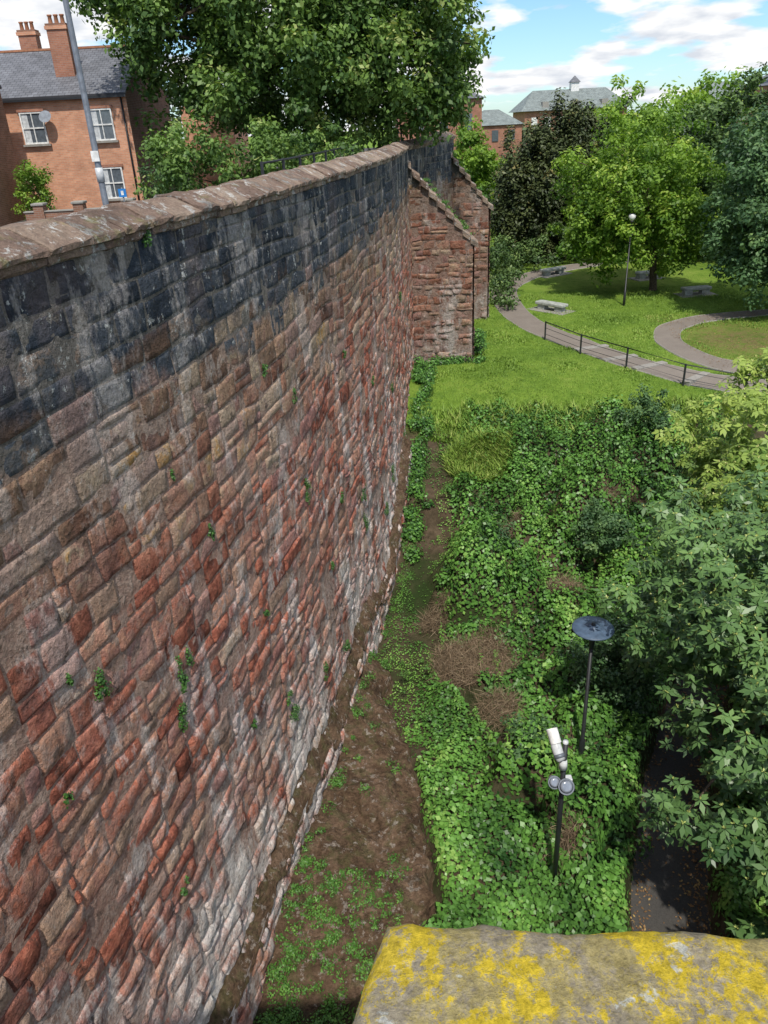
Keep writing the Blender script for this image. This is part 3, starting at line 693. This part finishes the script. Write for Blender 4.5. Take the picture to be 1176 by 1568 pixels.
wp=[(7.34,9.2,.26),(9.2,8.1,.26),(9.1,7.75,.16),(8.85,7.35,.28),(12.9,3.8,.28),(12.7,4.3,.17),(10.7,9.5,.18),(15.2,8.1,.3),(14.8,10.3,.2),(20.7,4.4,.42),(20.6,5.3,.3),(15,3.2,.28),(6.9,9.6,.1),(26,3.6,.4),(17,2.4,.3),(24,3,.3),(10.3,13.9,.1),(30,3.4,.5),(11,5.1,.12),(8.0,4.6,.14),(13.5,11.2,.12),(18,6.4,.16),(23,8,.2),(27,6.5,.25),(12.2,6.8,.1),(6.4,8.3,.09),(9.8,10.8,.08),(16.5,5.2,.16),(31,9,.25),(19.5,9.8,.14)]
Vs=[];Fs_=[];Ts=[];b=0
for (y_,z_,r_) in wp:
    for qq in range(4):
        yy_=y_+R.uniform(-.7,.7)*r_; zz_=z_-qq*r_*.35+R.uniform(-.2,.2)*r_; k_=R.uniform(.18,.45)
        v,f,t_=clump_leaves([(float(W(yy_))+.06+(.2*math.exp(-max(zz_-1,0)/1.3)),yy_,zz_)],(r_*.25,r_*k_,r_*.5),int(110*r_/.2*.5),.04)
        Vs.append(v);Fs_.append(f+b);Ts.append(t_*.6);b+=len(v)
quadmesh('wall_plants',np.concatenate(Vs),np.concatenate(Fs_),L_ivy,tone=np.concatenate(Ts))
cs=[]
for i in range(300):
    y_=R.uniform(7.0,40) ; x_=float(W(y_))+R.uniform(.5,1.1); z_=float(terr(x_,y_))
    if 8.3<y_<19:
        x_=float(W(y_))+.5+(R.rand()**2.2)*2.0
        if 11.5<y_<17 and R.rand()<.55: continue
        z_=float(ledge_z(np.array(x_),np.array(y_)))
    cs.append((x_,y_,z_+.06))
for i in range(150):
    y_=R.uniform(7.6,11.2); x_=float(W(y_))+.6+R.rand()**1.5*2.2; z_=float(ledge_z(np.array(x_),np.array(y_))) if y_>8.3 else 0
    cs.append((x_,y_,max(z_,0)+.05))
Vs=[];Fs_=[];Ts=[];b=0
for c in cs:
    r_=R.uniform(.08,.26)
    v,f,t_=clump_leaves([c],(r_,r_*R.uniform(.6,1.3),r_*.5),int(90*r_/.2),.048); Vs.append(v);Fs_.append(f+b);Ts.append(t_*R.uniform(.5,1));b+=len(v)
quadmesh('foot_plants',np.concatenate(Vs),np.concatenate(Fs_),L_low,tone=np.concatenate(Ts))
v,f,t_=clump_leaves([(R.uniform(2.3,5.6),40.1+R.uniform(-.3,.2),3.35+R.rand()*.25) for i in range(26)]+[(5.6+R.uniform(0,.3),R.uniform(40,43),3.5+R.rand()*1.2) for i in range(22)]+[(float(W(yq))+.3+R.rand()*.8,yq,float(terr(float(W(yq))+.6,yq))+.2+R.rand()*.3) for yq in R.uniform(24,40,70)],(.35,.35,.28),100,.12)
quadmesh('ivy_plants',v,f,L_ivy,tone=t_)
v,f,t_=clump_leaves([(xq,40.35+R.rand()*.3,13.4-(xq-1.9)*1.15+.25) for xq in R.uniform(2.4,5.2,26)]+[(xq,49.6+R.rand()*.3,13.8-(xq-4.6)*1.24+.25) for xq in R.uniform(4.8,7.3,18)],(.22,.2,.10),50,.07); quadmesh('coping_moss',v,f,L_low,tone=t_)
n=90000; y=31+26*R.rand(n)**1.5; x=W(y)+.6+R.rand(n)*(25-W(y)); 
tuft=fbm(x*.7,y*.7,71)
hgt=.08+.10*np.clip(tuft-.45,0,1)*3+.22*(y<33.5)*R.rand(n)
P=np.stack([x,y,terr(x,y)+.0],-1)
Vg,Fg,Tg=leaf_quads(P,norm(np.stack([R.normal(size=n),R.normal(size=n),.25+0*x],-1)),hgt,np.clip(.2+.8*fbm(x*.4,y*.4,33)+R.uniform(-.2,.2,n),0,1),.3,.2,np.stack([R.normal(size=n)*.35,R.normal(size=n)*.35,1+0*x],-1))
# ---------------------------------------------------------------- paths
def ribbon(name,pts,w,mat,lift=.035,n=90,edge=None):
    P=np.array(pts,float); d=np.concatenate([[0],np.cumsum(np.hypot(*np.diff(P,axis=0).T))]); s=np.linspace(0,d[-1],n)
    x=np.interp(s,d,P[:,0]); y=np.interp(s,d,P[:,1])
    kk=np.hanning(13);kk/=kk.sum(); x=np.convolve(np.pad(x,6,mode='edge'),kk,'valid'); y=np.convolve(np.pad(y,6,mode='edge'),kk,'valid')
    tx_=np.gradient(x);ty_=np.gradient(y);l=np.hypot(tx_,ty_);nx=ty_/l;ny=-tx_/l
    V=[]
    for o in np.linspace(-.5,.5,7):
        V.append(np.stack([x+nx*o*w,y+ny*o*w,terr(x+nx*o*w,y+ny*o*w)+lift],-1))
    V=np.stack(V,1)
    path=quadmesh('surface',V.reshape(-1,3),gridfaces(n,7),mat,smooth=True)
    Vk=[]
    for sd in (-1,1):
        q=[]
        for o,h in ((.5,-.05),(.5,lift+.02),(.525,lift+.02),(.525,-.05)):
            xx=x+nx*sd*(o*w); yy_=y+ny*sd*(o*w); q.append(np.stack([xx,yy_,terr(xx,yy_)+h],-1))
        Vk.append(np.stack(q,1).reshape(-1,3))
    f0=gridfaces(n,4); e_=quadmesh('edging',np.concatenate(Vk),np.concatenate([f0,f0+len(Vk[0])]),edge or M_pave)
    group(name,[path,e_])
    return x,y
lawnpath=[(24,70),(19.5,68),(15.5,66.3),(12.4,63.6),(10.2,60),(9.5,56),(9.3,51),(9.9,47),(11.3,43),(12.9,39),(14.4,36.6),(16.6,34.9),(19,34),(24,33)]
px,py=ribbon('gravel_path',lawnpath,1.8,M_gravel)
ringpath=[(30,47),(26,47.6),(22.5,47.2),(19.3,46.3),(17.3,44.6),(16.4,42),(16.6,39),(17.6,37),(19.5,35.6),(23,35)]
qx,qy=ribbon('curved_path',ringpath,1.4,M_gravel,lift=.05)
ax_,ay_=ribbon('asphalt_path',[(4.3,2)]+list(zip(PCx[1:],PCy[1:])),1.5,M_asph,lift=.05,n=160,edge=M_asph)
dist=np.full(n,9.0)
for (a_,b_,w_) in ((px,py,.95),(qx,qy,.75)):
    for i in range(0,len(a_),1): dist=np.minimum(dist,np.hypot(x-a_[i],y-b_[i])-w_)
gk=(dist>0.0)&(R.rand(n)>litterf(x,y)*1.4)
Vg=Vg.reshape(-1,4,3)[gk].reshape(-1,3); Tg=Tg.reshape(-1,4)[gk].ravel(); quadmesh('lawn_grass',Vg,np.arange(len(Vg)).reshape(-1,4),L_grass,tone=Tg)
n=3200; y=R.uniform(7,18,n); x=PC(y)+R.normal(size=n)*.28+np.where(R.rand(n)<.7,.72,-.72); P=np.stack([x,y,terr(x,y)+.065+.02*R.rand(n)],-1)
y2=R.uniform(36,48,n); x2=R.uniform(17,24,n); P2=np.stack([x2,y2,terr(x2,y2)+.08],-1); P=np.concatenate([P,P2])
v,f,t_=leaf_quads(P,norm(R.normal(size=P.shape)*.25+np.array([0,0,1])),R.uniform(.04,.09,len(P)),R.rand(len(P)),.6); quadmesh('fallen_leaves',v,f,L_dead,tone=t_)
ks=[]
for i,(sx,sy,rot) in enumerate([(12.0,41.5,.35),(12.9,39.2,.4),(13.9,37.5,.5),(15.6,35.7,.8)]):
    zt=float(terr(sx,sy))
    ks.append(box('step_%d'%i,sx-1.0,sx+1.0,sy-.2,sy+.2,zt-.2,zt+.12,M_pave,.015,rot-.1))
group('stone_steps',ks)

# ---------------------------------------------------------------- park furniture
def railing(name,pts,h,mat,zf,nr=3,r=.03):
    ks=[]; tops=[]
    for i,(a,b_) in enumerate(pts):
        zg=zf(a,b_); ks.append(box('post_%d'%i,a-.04,a+.04,b_-.04,b_+.04,zg-.1,zg+h+.04,mat,.006))
        tops.append((a,b_,zg))
    for j in range(nr):
        hh=h*(1-j*.33)
        ks.append(tube('rail_%d'%j,[(a,b_,zg+hh) for a,b_,zg in tops],[r if j==0 else r*.45]*len(tops),mat,8))
    return group(name,ks)
railing('metal_railing',[(9.9,43.8),(11.1,40.4),(12.7,37.5),(14.7,35.0),(17.0,33.5),(20,32.8)],1.05,M_black,lambda a,b:float(terr(a,b)))
railing('walkway_railing',[(float(W(v_))-2.35,v_) for v_ in np.arange(22,42,2.0)],1.35,M_black,lambda a,b:12.9,2)
railing('rampart_railing',[(float(W(v_))-.75,v_) for v_ in np.arange(42.5,54,1.6)],2.0,M_black,lambda a,b:12.9,2,.025)
def bench(x,y,rot,L=2.1):
    zt=float(terr(x,y)); c,s=math.cos(rot),math.sin(rot)
    ks=[box('pad',x-L*.65,x+L*.65,y-.75,y+.75,zt-.1,zt+.05,M_pave,.01,rot)]
    ks.append(box('seat_slab',x-L/2,x+L/2,y-.34,y+.34,zt+.36,zt+.55,M_stonel,.04,rot))
    for k_ in (-1,1):
        xx=x+c*k_*L*.31; yy_=y+s*k_*L*.31
        ks.append(box('support_%d'%(k_+1),xx-.28,xx+.28,yy_-.25,yy_+.25,zt,zt+.355,M_stonel,.02,rot))
    group('stone_bench',ks)
bench(11.9,51.2,-.9,2.3); bench(14.9,64.2,.5,2.3); bench(22.6,53.8,.1,2.0); bench(21.4,60.5,.3,1.8)
def globe_lamp(x,y,h):
    z=float(terr(x,y)); ks=[tube('post',[(x,y,z-.2),(x,y,z+1.0),(x,y,z+1.02),(x,y,z+h-.3)],[.09,.085,.055,.045],M_black)]
    ks.append(lathe('collar',[(.0,z+h-.32),(.1,z+h-.32),(.13,z+h-.2),(.0,z+h-.2)],x,y,M_black,16))
    ks.append(lathe('globe',[(.0,z+h-.2),(.14,z+h-.18),(.22,z+h-.02),(.22,z+h+.10),(.14,z+h+.2),(.0,z+h+.22)],x,y,M_white,18))
    ks.append(lathe('cap',[(.1,z+h+.205),(.08,z+h+.25),(.0,z+h+.27)],x,y,M_black,18))
    ks.append(box('sensor_box',x-.1,x+.1,y-.16,y-.05,z+h-1.1,z+h-.75,M_black,.01))
    group('park_lamp',ks)
globe_lamp(16.9,51.6,5.6)
def saucer(x,y,z,h):
    zt=z+h
    ks=[tube('post',[(x,y,z-.3),(x,y,z+.9),(x,y,z+.93),(x,y,zt-.55)],[.075,.075,.05,.042],M_black,16)]
    ks.append(lathe('neck',[(.042,zt-.58),(.06,zt-.5),(.07,zt-.4),(.13,zt-.12),(.15,zt-.05),(.1,zt-.03)],x,y,M_black,20))
    ks.append(lathe('glass_ring',[(.13,zt-.12),(.2,zt-.04),(.2,zt+.0)],x,y,M_lens,20))
    ks.append(lathe('saucer_shade',[(.0,zt-.01),(.47,zt-.025),(.485,zt-.005),(.47,zt+.015),(.3,zt+.035),(.13,zt+.06),(.12,zt+.085),(.0,zt+.09)],x,y,M_blue,40))
    ks.append(lathe('finial',[(.05,zt+.085),(.045,zt+.13),(.0,zt+.14)],x,y,M_black,14))
    group('street_lamp',ks)
saucer(4.72,14.4,0,4.35)
x,y,h=3.2,10.72,4.45
ks=[tube('post',[(x,y,-.2),(x,y,h)],[.055,.05],M_black,14),lathe('post_cap',[(.055,h),(.05,h+.04),(0,h+.05)],x,y,M_lgrey,14)]
ks.append(tube('bracket',[(x,y,h-.5),(x-.13,y-.02,h-.42),(x-.16,y-.02,h-.3)],[.03,.03,.035],M_grey,10))
ks.append(tube('camera_housing',[(x-.10,y-.14,h-.30),(x-.13,y-.09,h-.24),(x-.20,y+.14,h+.02),(x-.21,y+.18,h+.06)],[.085,.10,.10,.06],M_lgrey,20))
ks.append(tube('housing_rear_band',[(x-.118,y-.11,h-.265),(x-.135,y-.06,h-.21)],[.106,.106],M_grey,20))
ks.append(tube('sun_visor',[(x-.17,y+.04,h-.04),(x-.225,y+.22,h+.16)],[.106,.108],M_white,20,cap=False))
ks.append(tube('pan_tilt_head',[(x-.02,y-.02,h-.62),(x-.02,y-.02,h-.42)],[.09,.07],M_lgrey,16))
for nm,(dx,dy,r_) in {'floodlight_big':(.03,-.12,.15),'floodlight_side':(-.17,.0,.12)}.items():
    cx_,cy_,cz_=x+dx,y+dy,h-1.02
    ks.append(tube(nm,[(cx_,cy_+.13,cz_-.05),(cx_,cy_+.1,cz_-.03),(cx_,cy_-.02,cz_+.03),(cx_,cy_-.06,cz_+.06)],[r_*.35,r_*.75,r_,r_*1.04],M_lgrey,20))
    ks.append(tube(nm+'_rim',[(cx_,cy_-.055,cz_+.058),(cx_,cy_-.068,cz_+.068)],[r_*1.06,r_*1.04],M_grey,24))
    ks.append(tube(nm+'_lens',[(cx_,cy_-.069,cz_+.0685),(cx_,cy_-.085,cz_+.08)],[r_*.9,r_*.5],M_lens,20))
ks.append(tube('crossarm',[(x-.26,y+.03,h-1.02),(x+.2,y-.03,h-1.02)],[.02,.02],M_grey,8))
ks.append(box('junction_box',x+.05,x+.18,y-.07,y+.07,h-1.05,h-.9,M_lgrey,.01))
group('security_camera_post',ks)
x,y=-7.0,22.0
ks=[tube('column',[(x,y,11.6),(x,y,13.1),(x,y,13.15),(x,y,21),(x,y,21.6),(x+.5,y,22.0),(x+1.3,y,22.1)],[.115,.11,.085,.06,.055,.05,.045],M_grey,14),
    box('lantern',x+1.2,x+1.9,y-.14,y+.14,22.02,22.18,M_grey,.04),
    tube('banner_band',[(x,y,14.0),(x,y,14.35)],[.1,.1],M_lgrey,14),box('sign_plate',x-.1,x+.1,y-.11,y-.1,14.5,14.75,M_white)]
group('street_light_column',ks)
x,y=-9.6,32.5
ks=[tube('post',[(x,y,11.7),(x,y,13.3)],[.03,.03],M_grey,8),box('plate',x-.15,x+.15,y-.05,y-.035,12.95,13.25,M_sign,.0),box('symbol',x-.05,x+.05,y-.056,y-.052,13.02,13.18,M_white)]
group('parking_sign',ks)

# ---------------------------------------------------------------- houses
def window(x,y,z0_,z1_,w,ks,nm):
    ks.append(box(nm+'_glass',x-w/2,x+w/2,y-.02,y+.02,z0_,z1_,M_glass))
    t_=.07
    for i,(a,b_,c,d) in enumerate([(x-w/2,x-w/2+t_,z0_,z1_),(x+w/2-t_,x+w/2,z0_,z1_),(x-w/2+t_,x+w/2-t_,z1_-t_,z1_),(x-w/2+t_,x+w/2-t_,z0_,z0_+t_),(x-w/2+t_,x+w/2-t_,(z0_+z1_)/2-.03,(z0_+z1_)/2+.03),(x-.02,x+.02,z0_+t_,(z0_+z1_)/2-.03),(x-.021,x+.021,(z0_+z1_)/2+.03,z1_-t_)]):
        ks.append(box(nm+'_frame_%d'%i,a,b_,y-.07,y-.022,c,d,M_white))
    ks.append(box(nm+'_sill',x-w/2-.1,x+w/2+.1,y-.16,y-.02,z0_-.1,z0_-.005,M_pave))
    ks.append(box(nm+'_curtain_l',x-w/2+.08,x-w/2+.36,y-.0245,y-.0205,z0_+.07,z1_-.07,M_lgrey))
    ks.append(box(nm+'_lintel',x-w/2-.08,x+w/2+.08,y-.09,y-.03,z1_+.005,z1_+.13,M_brick3))
def chimney(x,y,z0_,z1_,w,ks,nm,np_=3):
    ks.append(box(nm,x-w/2,x+w/2,y-.3,y+.3,z0_,z1_-.25,M_brick3)); ks.append(box(nm+'_band',x-w/2-.06,x+w/2+.06,y-.36,y+.36,z1_-.25,z1_-.1,M_brick)); ks.append(box(nm+'_top',x-w/2-.02,x+w/2+.02,y-.32,y+.32,z1_-.1,z1_,M_brick2))
    for i in range(np_):
        px_=x-w/2+.18+i*(w-.36)/max(1,np_-1); ks.append(lathe(nm+'_pot_%d'%i,[(.11,z1_),(.09,z1_+.3),(.12,z1_+.33),(.12,z1_+.38),(.06,z1_+.38)],px_,y,M_clay,10))
def gable_roof(nm,x0,x1,y0,y1,ze,zr,mat,ks,ov=.2):
    ym=(y0+y1)/2; sl=(zr-ze)/(ym-y0)
    V=[(x0-.05,y0-ov,ze-sl*ov),(x1+.05,y0-ov,ze-sl*ov),(x1+.05,ym,zr),(x0-.05,ym,zr),(x1+.05,y1+ov,ze-sl*ov),(x0-.05,y1+ov,ze-sl*ov)]
    V+= [(a,b_,c+.12) for a,b_,c in V]
    F=[(6,7,8,9),(9,8,10,11),(0,3,2,1),(3,5,4,2),(0,1,7,6),(4,5,11,10),(1,2,8,7),(2,4,10,8),(0,6,9,3),(3,9,11,5)]
    ks.append(pymesh(nm,V,F,mat)); ks.append(box(nm+'_ridge',x0-.05,x1+.05,ym-.1,ym+.1,zr+.1,zr+.2,M_clay))
def gable_walls(nm,x0,x1,y0,y1,zb,ze,zr,mats,ks):
    ym=(y0+y1)/2
    V=[(x0,y0,zb),(x1,y0,zb),(x1,y1,zb),(x0,y1,zb),(x0,y0,ze),(x1,y0,ze),(x1,y1,ze),(x0,y1,ze),(x0,ym,zr),(x1,ym,zr)]
    ks.append(pymesh(nm+'_front',V,[(0,1,5,4),(2,3,7,6)],mats[0])); ks.append(pymesh(nm+'_sides',V,[(1,2,6,9,5),(3,0,4,8,7)],mats[1]))
ks=[]
X0,X1,Y0,Y1=-19.5,-11.4,42,51
gable_walls('walls',X0,X1,Y0,Y1,11.6,16.95,19.15,(M_brick,M_brick2),ks); gable_roof('slate_roof',X0,X1,Y0,Y1,16.95,19.15,M_slate,ks)  # side walls take the darker brick: their shade is put into the colour
window(-16.1,Y0-.01,14.95,16.35,1.15,ks,'window_upper_left'); window(-12.75,Y0-.01,14.95,16.35,1.1,ks,'window_upper_right'); window(-12.75,Y0-.01,12.3,13.75,1.1,ks,'window_lower')
ks.append(box('gutter',X0,X1+.05,Y0-.3,Y0-.2,16.78,16.88,M_black)); ks.append(tube('downpipe',[(-11.62,41.9,16.8),(-11.62,41.9,11.7)],[.045,.045],M_black,8))
chimney(-14.6,43.9,17.0,20.1,.95,ks,'front_chimney'); chimney(-17.4,47.5,18.6,20.3,.9,ks,'rear_chimney')
ks.append(tube('satellite_dish',[(-15.3,41.7,16.05),(-15.3,41.62,16.08),(-15.3,41.55,16.12)],[.05,.22,.3],M_grey,18)); ks.append(tube('dish_arm',[(-15.3,41.98,16.0),(-15.3,41.7,16.05)],[.02,.02],M_grey,6))
ks.append(box('rear_wing',-11.42,-8.2,54,60,11.6,16.6,M_brick)); 
group('brick_house',ks)
ks=[]
gable_walls('walls',-26,-16.75,33.6,40.6,11.6,17.4,19.4,(M_brick2,M_brick2),ks); gable_roof('slate_roof',-26,-16.75,33.6,40.6,17.4,19.4,M_slate,ks,.15)
window(-18.5,33.59,14.5,16,1.1,ks,'window_upper'); window(-18.5,33.59,12.4,13.8,1.1,ks,'window_lower'); chimney(-18.2,37.1,19,21,1.1,ks,'chimney')
group('brick_house',ks)
ks=[box('wall',-13.8,-7.4,33,33.22,11.6,12.5,M_brick2),box('capping',-13.85,-7.35,32.96,33.26,12.505,12.56,M_pave,.01)]
for i,q in enumerate((-13.2,-11.6,-9.6,-7.6)):
    ks.append(box('pier_%d'%i,q-.2,q+.2,32.9,33.32,11.6,12.75,M_brick2)); ks.append(box('pier_cap_%d'%i,q-.25,q+.25,32.85,33.37,12.755,12.85,M_pave,.02))
group('garden_wall',ks)
ks=[]
def hip(nm,x0,x1,y0,y1,ze,zr,mat,ins):
    ym=(y0+y1)/2; V=[(x0,y0,ze),(x1,y0,ze),(x1,y1,ze),(x0,y1,ze),(x0+ins,ym,zr),(x1-ins,ym,zr)]
    return pymesh(nm,V,[(0,1,5,4),(2,3,4,5),(3,0,4),(1,2,5),(0,3,2,1)],mat)
ks.append(box('walls',28.4,46.4,150,162,3,15.9,M_brick3)); ks.append(hip('hipped_roof',27.6,47.2,149.3,162.7,15.92,19.2,M_slate2,3.2))
ks.append(box('cupola_base',37.6,39.0,155.2,156.8,18.6,20.2,M_white)); ks.append(hip('cupola_roof',37.4,39.2,155,157,20.21,21.3,M_slate,.89))
for i in range(7): ks.append(box('window_%d'%i,29.6+i*2.4,30.6+i*2.4,149.9,149.97,13.2,14.9,M_white))
for i in range(3): ks.append(box('dormer_%d'%i,31.5+i*5.2,32.6+i*5.2,150.2,153,16.2,17.3,M_pave))
group('civic_building',ks)
ks=[box('walls',52,61,130,142,3,16,M_white),hip('roof',51,62,129,143,16.02,18.6,M_slate2,3.5)]
for i in range(4): ks.append(box('window_%d'%i,53+i*2.1,54+i*2.1,129.9,129.97,13,15,M_glass))
group('office_building',ks)
ks=[box('walls',4,13.6,98,110,3,17.2,M_brick3),hip('roof',3.6,14,97.6,110.4,17.22,19.3,M_slate,4)]
for i in range(3): ks.append(box('window_%d'%i,6+i*2.8,6.9+i*2.8,97.9,97.97,14,15.7,M_glass))
group('brick_apartment_block',ks)
ks=[box('walls',14.5,22,118,126,3,14.2,M_brick3),hip('roof',14.2,22.3,117.7,126.3,14.22,16.2,M_slate2,3)]
for i in range(3): ks.append(box('window_%d'%i,15.5+i*2.3,16.4+i*2.3,117.9,117.97,12.2,13.6,M_glass))
group('terraced_house',ks)
ks=[box('walls',47.6,60,98,108,3,17.0,M_brick3),hip('roof',47.3,60.3,97.7,108.3,17.02,19.4,M_slate,4)]
chimney(48.4,101,17.5,20,1.2,ks,'chimney')
for i in range(4): ks.append(box('window_%d'%i,49+i*2.6,50+i*2.6,97.9,97.97,14,15.7,M_glass))
group('brick_villa',ks)

# ---------------------------------------------------------------- light, sky, camera
EL=57; AZ=178
w=bpy.data.worlds.new('World'); scene.world=w; w.use_nodes=True; nt=w.node_tree; nt.nodes.clear()
def wn(t,**p):
    nd=nt.nodes.new(t)
    for k_,v_ in p.items(): setattr(nd,k_,v_)
    return nd
out=wn('ShaderNodeOutputWorld'); bg=wn('ShaderNodeBackground'); bg.inputs[1].default_value=.15
sky=wn('ShaderNodeTexSky',sky_type='NISHITA'); sky.sun_disc=False; sky.sun_elevation=math.radians(EL); sky.sun_rotation=math.radians(AZ); sky.air_density=1.0; sky.dust_density=.3
tint=wn('ShaderNodeMix',data_type='RGBA',blend_type='MULTIPLY'); tint.inputs[0].default_value=1; tint.inputs[7].default_value=(.62,.83,1.06,1); nt.links.new(sky.outputs[0],tint.inputs[6])
tc=wn('ShaderNodeTexCoord'); sp=wn('ShaderNodeSeparateXYZ'); nt.links.new(tc.outputs['Generated'],sp.inputs[0])
mz=wn('ShaderNodeMath',operation='MAXIMUM'); nt.links.new(sp.outputs[2],mz.inputs[0]); mz.inputs[1].default_value=0
ad=wn('ShaderNodeMath',operation='ADD'); nt.links.new(mz.outputs[0],ad.inputs[0]); ad.inputs[1].default_value=.22
dv=[]
for i in (0,1):
    d=wn('ShaderNodeMath',operation='DIVIDE'); nt.links.new(sp.outputs[i],d.inputs[0]); nt.links.new(ad.outputs[0],d.inputs[1]); dv.append(d)
cb=wn('ShaderNodeCombineXYZ'); nt.links.new(dv[0].outputs[0],cb.inputs[0]); nt.links.new(dv[1].outputs[0],cb.inputs[1])
nz=wn('ShaderNodeTexNoise'); nz.inputs['Scale'].default_value=2.3; nz.inputs['Detail'].default_value=6; nz.inputs['Roughness'].default_value=.5; nt.links.new(cb.outputs[0],nz.inputs['Vector'])
mp=wn('ShaderNodeMapRange'); mp.inputs['From Min'].default_value=.46; mp.inputs['From Max'].default_value=.53; nt.links.new(nz.outputs['Fac'],mp.inputs['Value'])
nz2=wn('ShaderNodeTexNoise'); nz2.inputs['Scale'].default_value=5.0; nz2.inputs['Detail'].default_value=4; nt.links.new(cb.outputs[0],nz2.inputs['Vector'])
cr=wn('ShaderNodeValToRGB'); cr.color_ramp.elements[0].position=.35; cr.color_ramp.elements[0].color=(4.8,5.1,5.6,1); cr.color_ramp.elements[1].position=.55; cr.color_ramp.elements[1].color=(7.2,7.2,7.2,1); nt.links.new(nz2.outputs['Fac'],cr.inputs[0])
mx=wn('ShaderNodeMix',data_type='RGBA'); nt.links.new(mp.outputs[0],mx.inputs[0]); nt.links.new(tint.outputs[2],mx.inputs[6]); nt.links.new(cr.outputs[0],mx.inputs[7])
nt.links.new(mx.outputs[2],bg.inputs[0]); nt.links.new(bg.outputs[0],out.inputs[0])
sd=bpy.data.lights.new('sun','SUN'); sd.energy=3.9; sd.angle=math.radians(1.0); sd.color=(1,.94,.84)
so=bpy.data.objects.new('sun',sd); COL.objects.link(so)
e,a=math.radians(EL),math.radians(AZ); dirv=Vector((math.sin(a)*math.cos(e),math.cos(a)*math.cos(e),math.sin(e)))
so.rotation_euler=dirv.to_track_quat('Z','Y').to_euler(); so.location=(0,0,60)

cam=bpy.data.cameras.new('camera'); co=bpy.data.objects.new('camera',cam); COL.objects.link(co)
th=math.radians(27); r=math.radians(3)
F_=Vector((0,math.cos(th),-math.sin(th))); U0=Vector((0,math.sin(th),math.cos(th))); R0=Vector((1,0,0))
ri=R0*math.cos(r)-U0*math.sin(r); up_=R0*math.sin(r)+U0*math.cos(r)
M=Matrix((( ri.x,up_.x,-F_.x,0),(ri.y,up_.y,-F_.y,0),(ri.z,up_.z,-F_.z,15),(0,0,0,1)))
co.matrix_world=M
cam.sensor_fit='VERTICAL'; cam.sensor_height=24; cam.lens=24*.5*1162/784; cam.clip_start=.05; cam.clip_end=6000
scene.camera=co
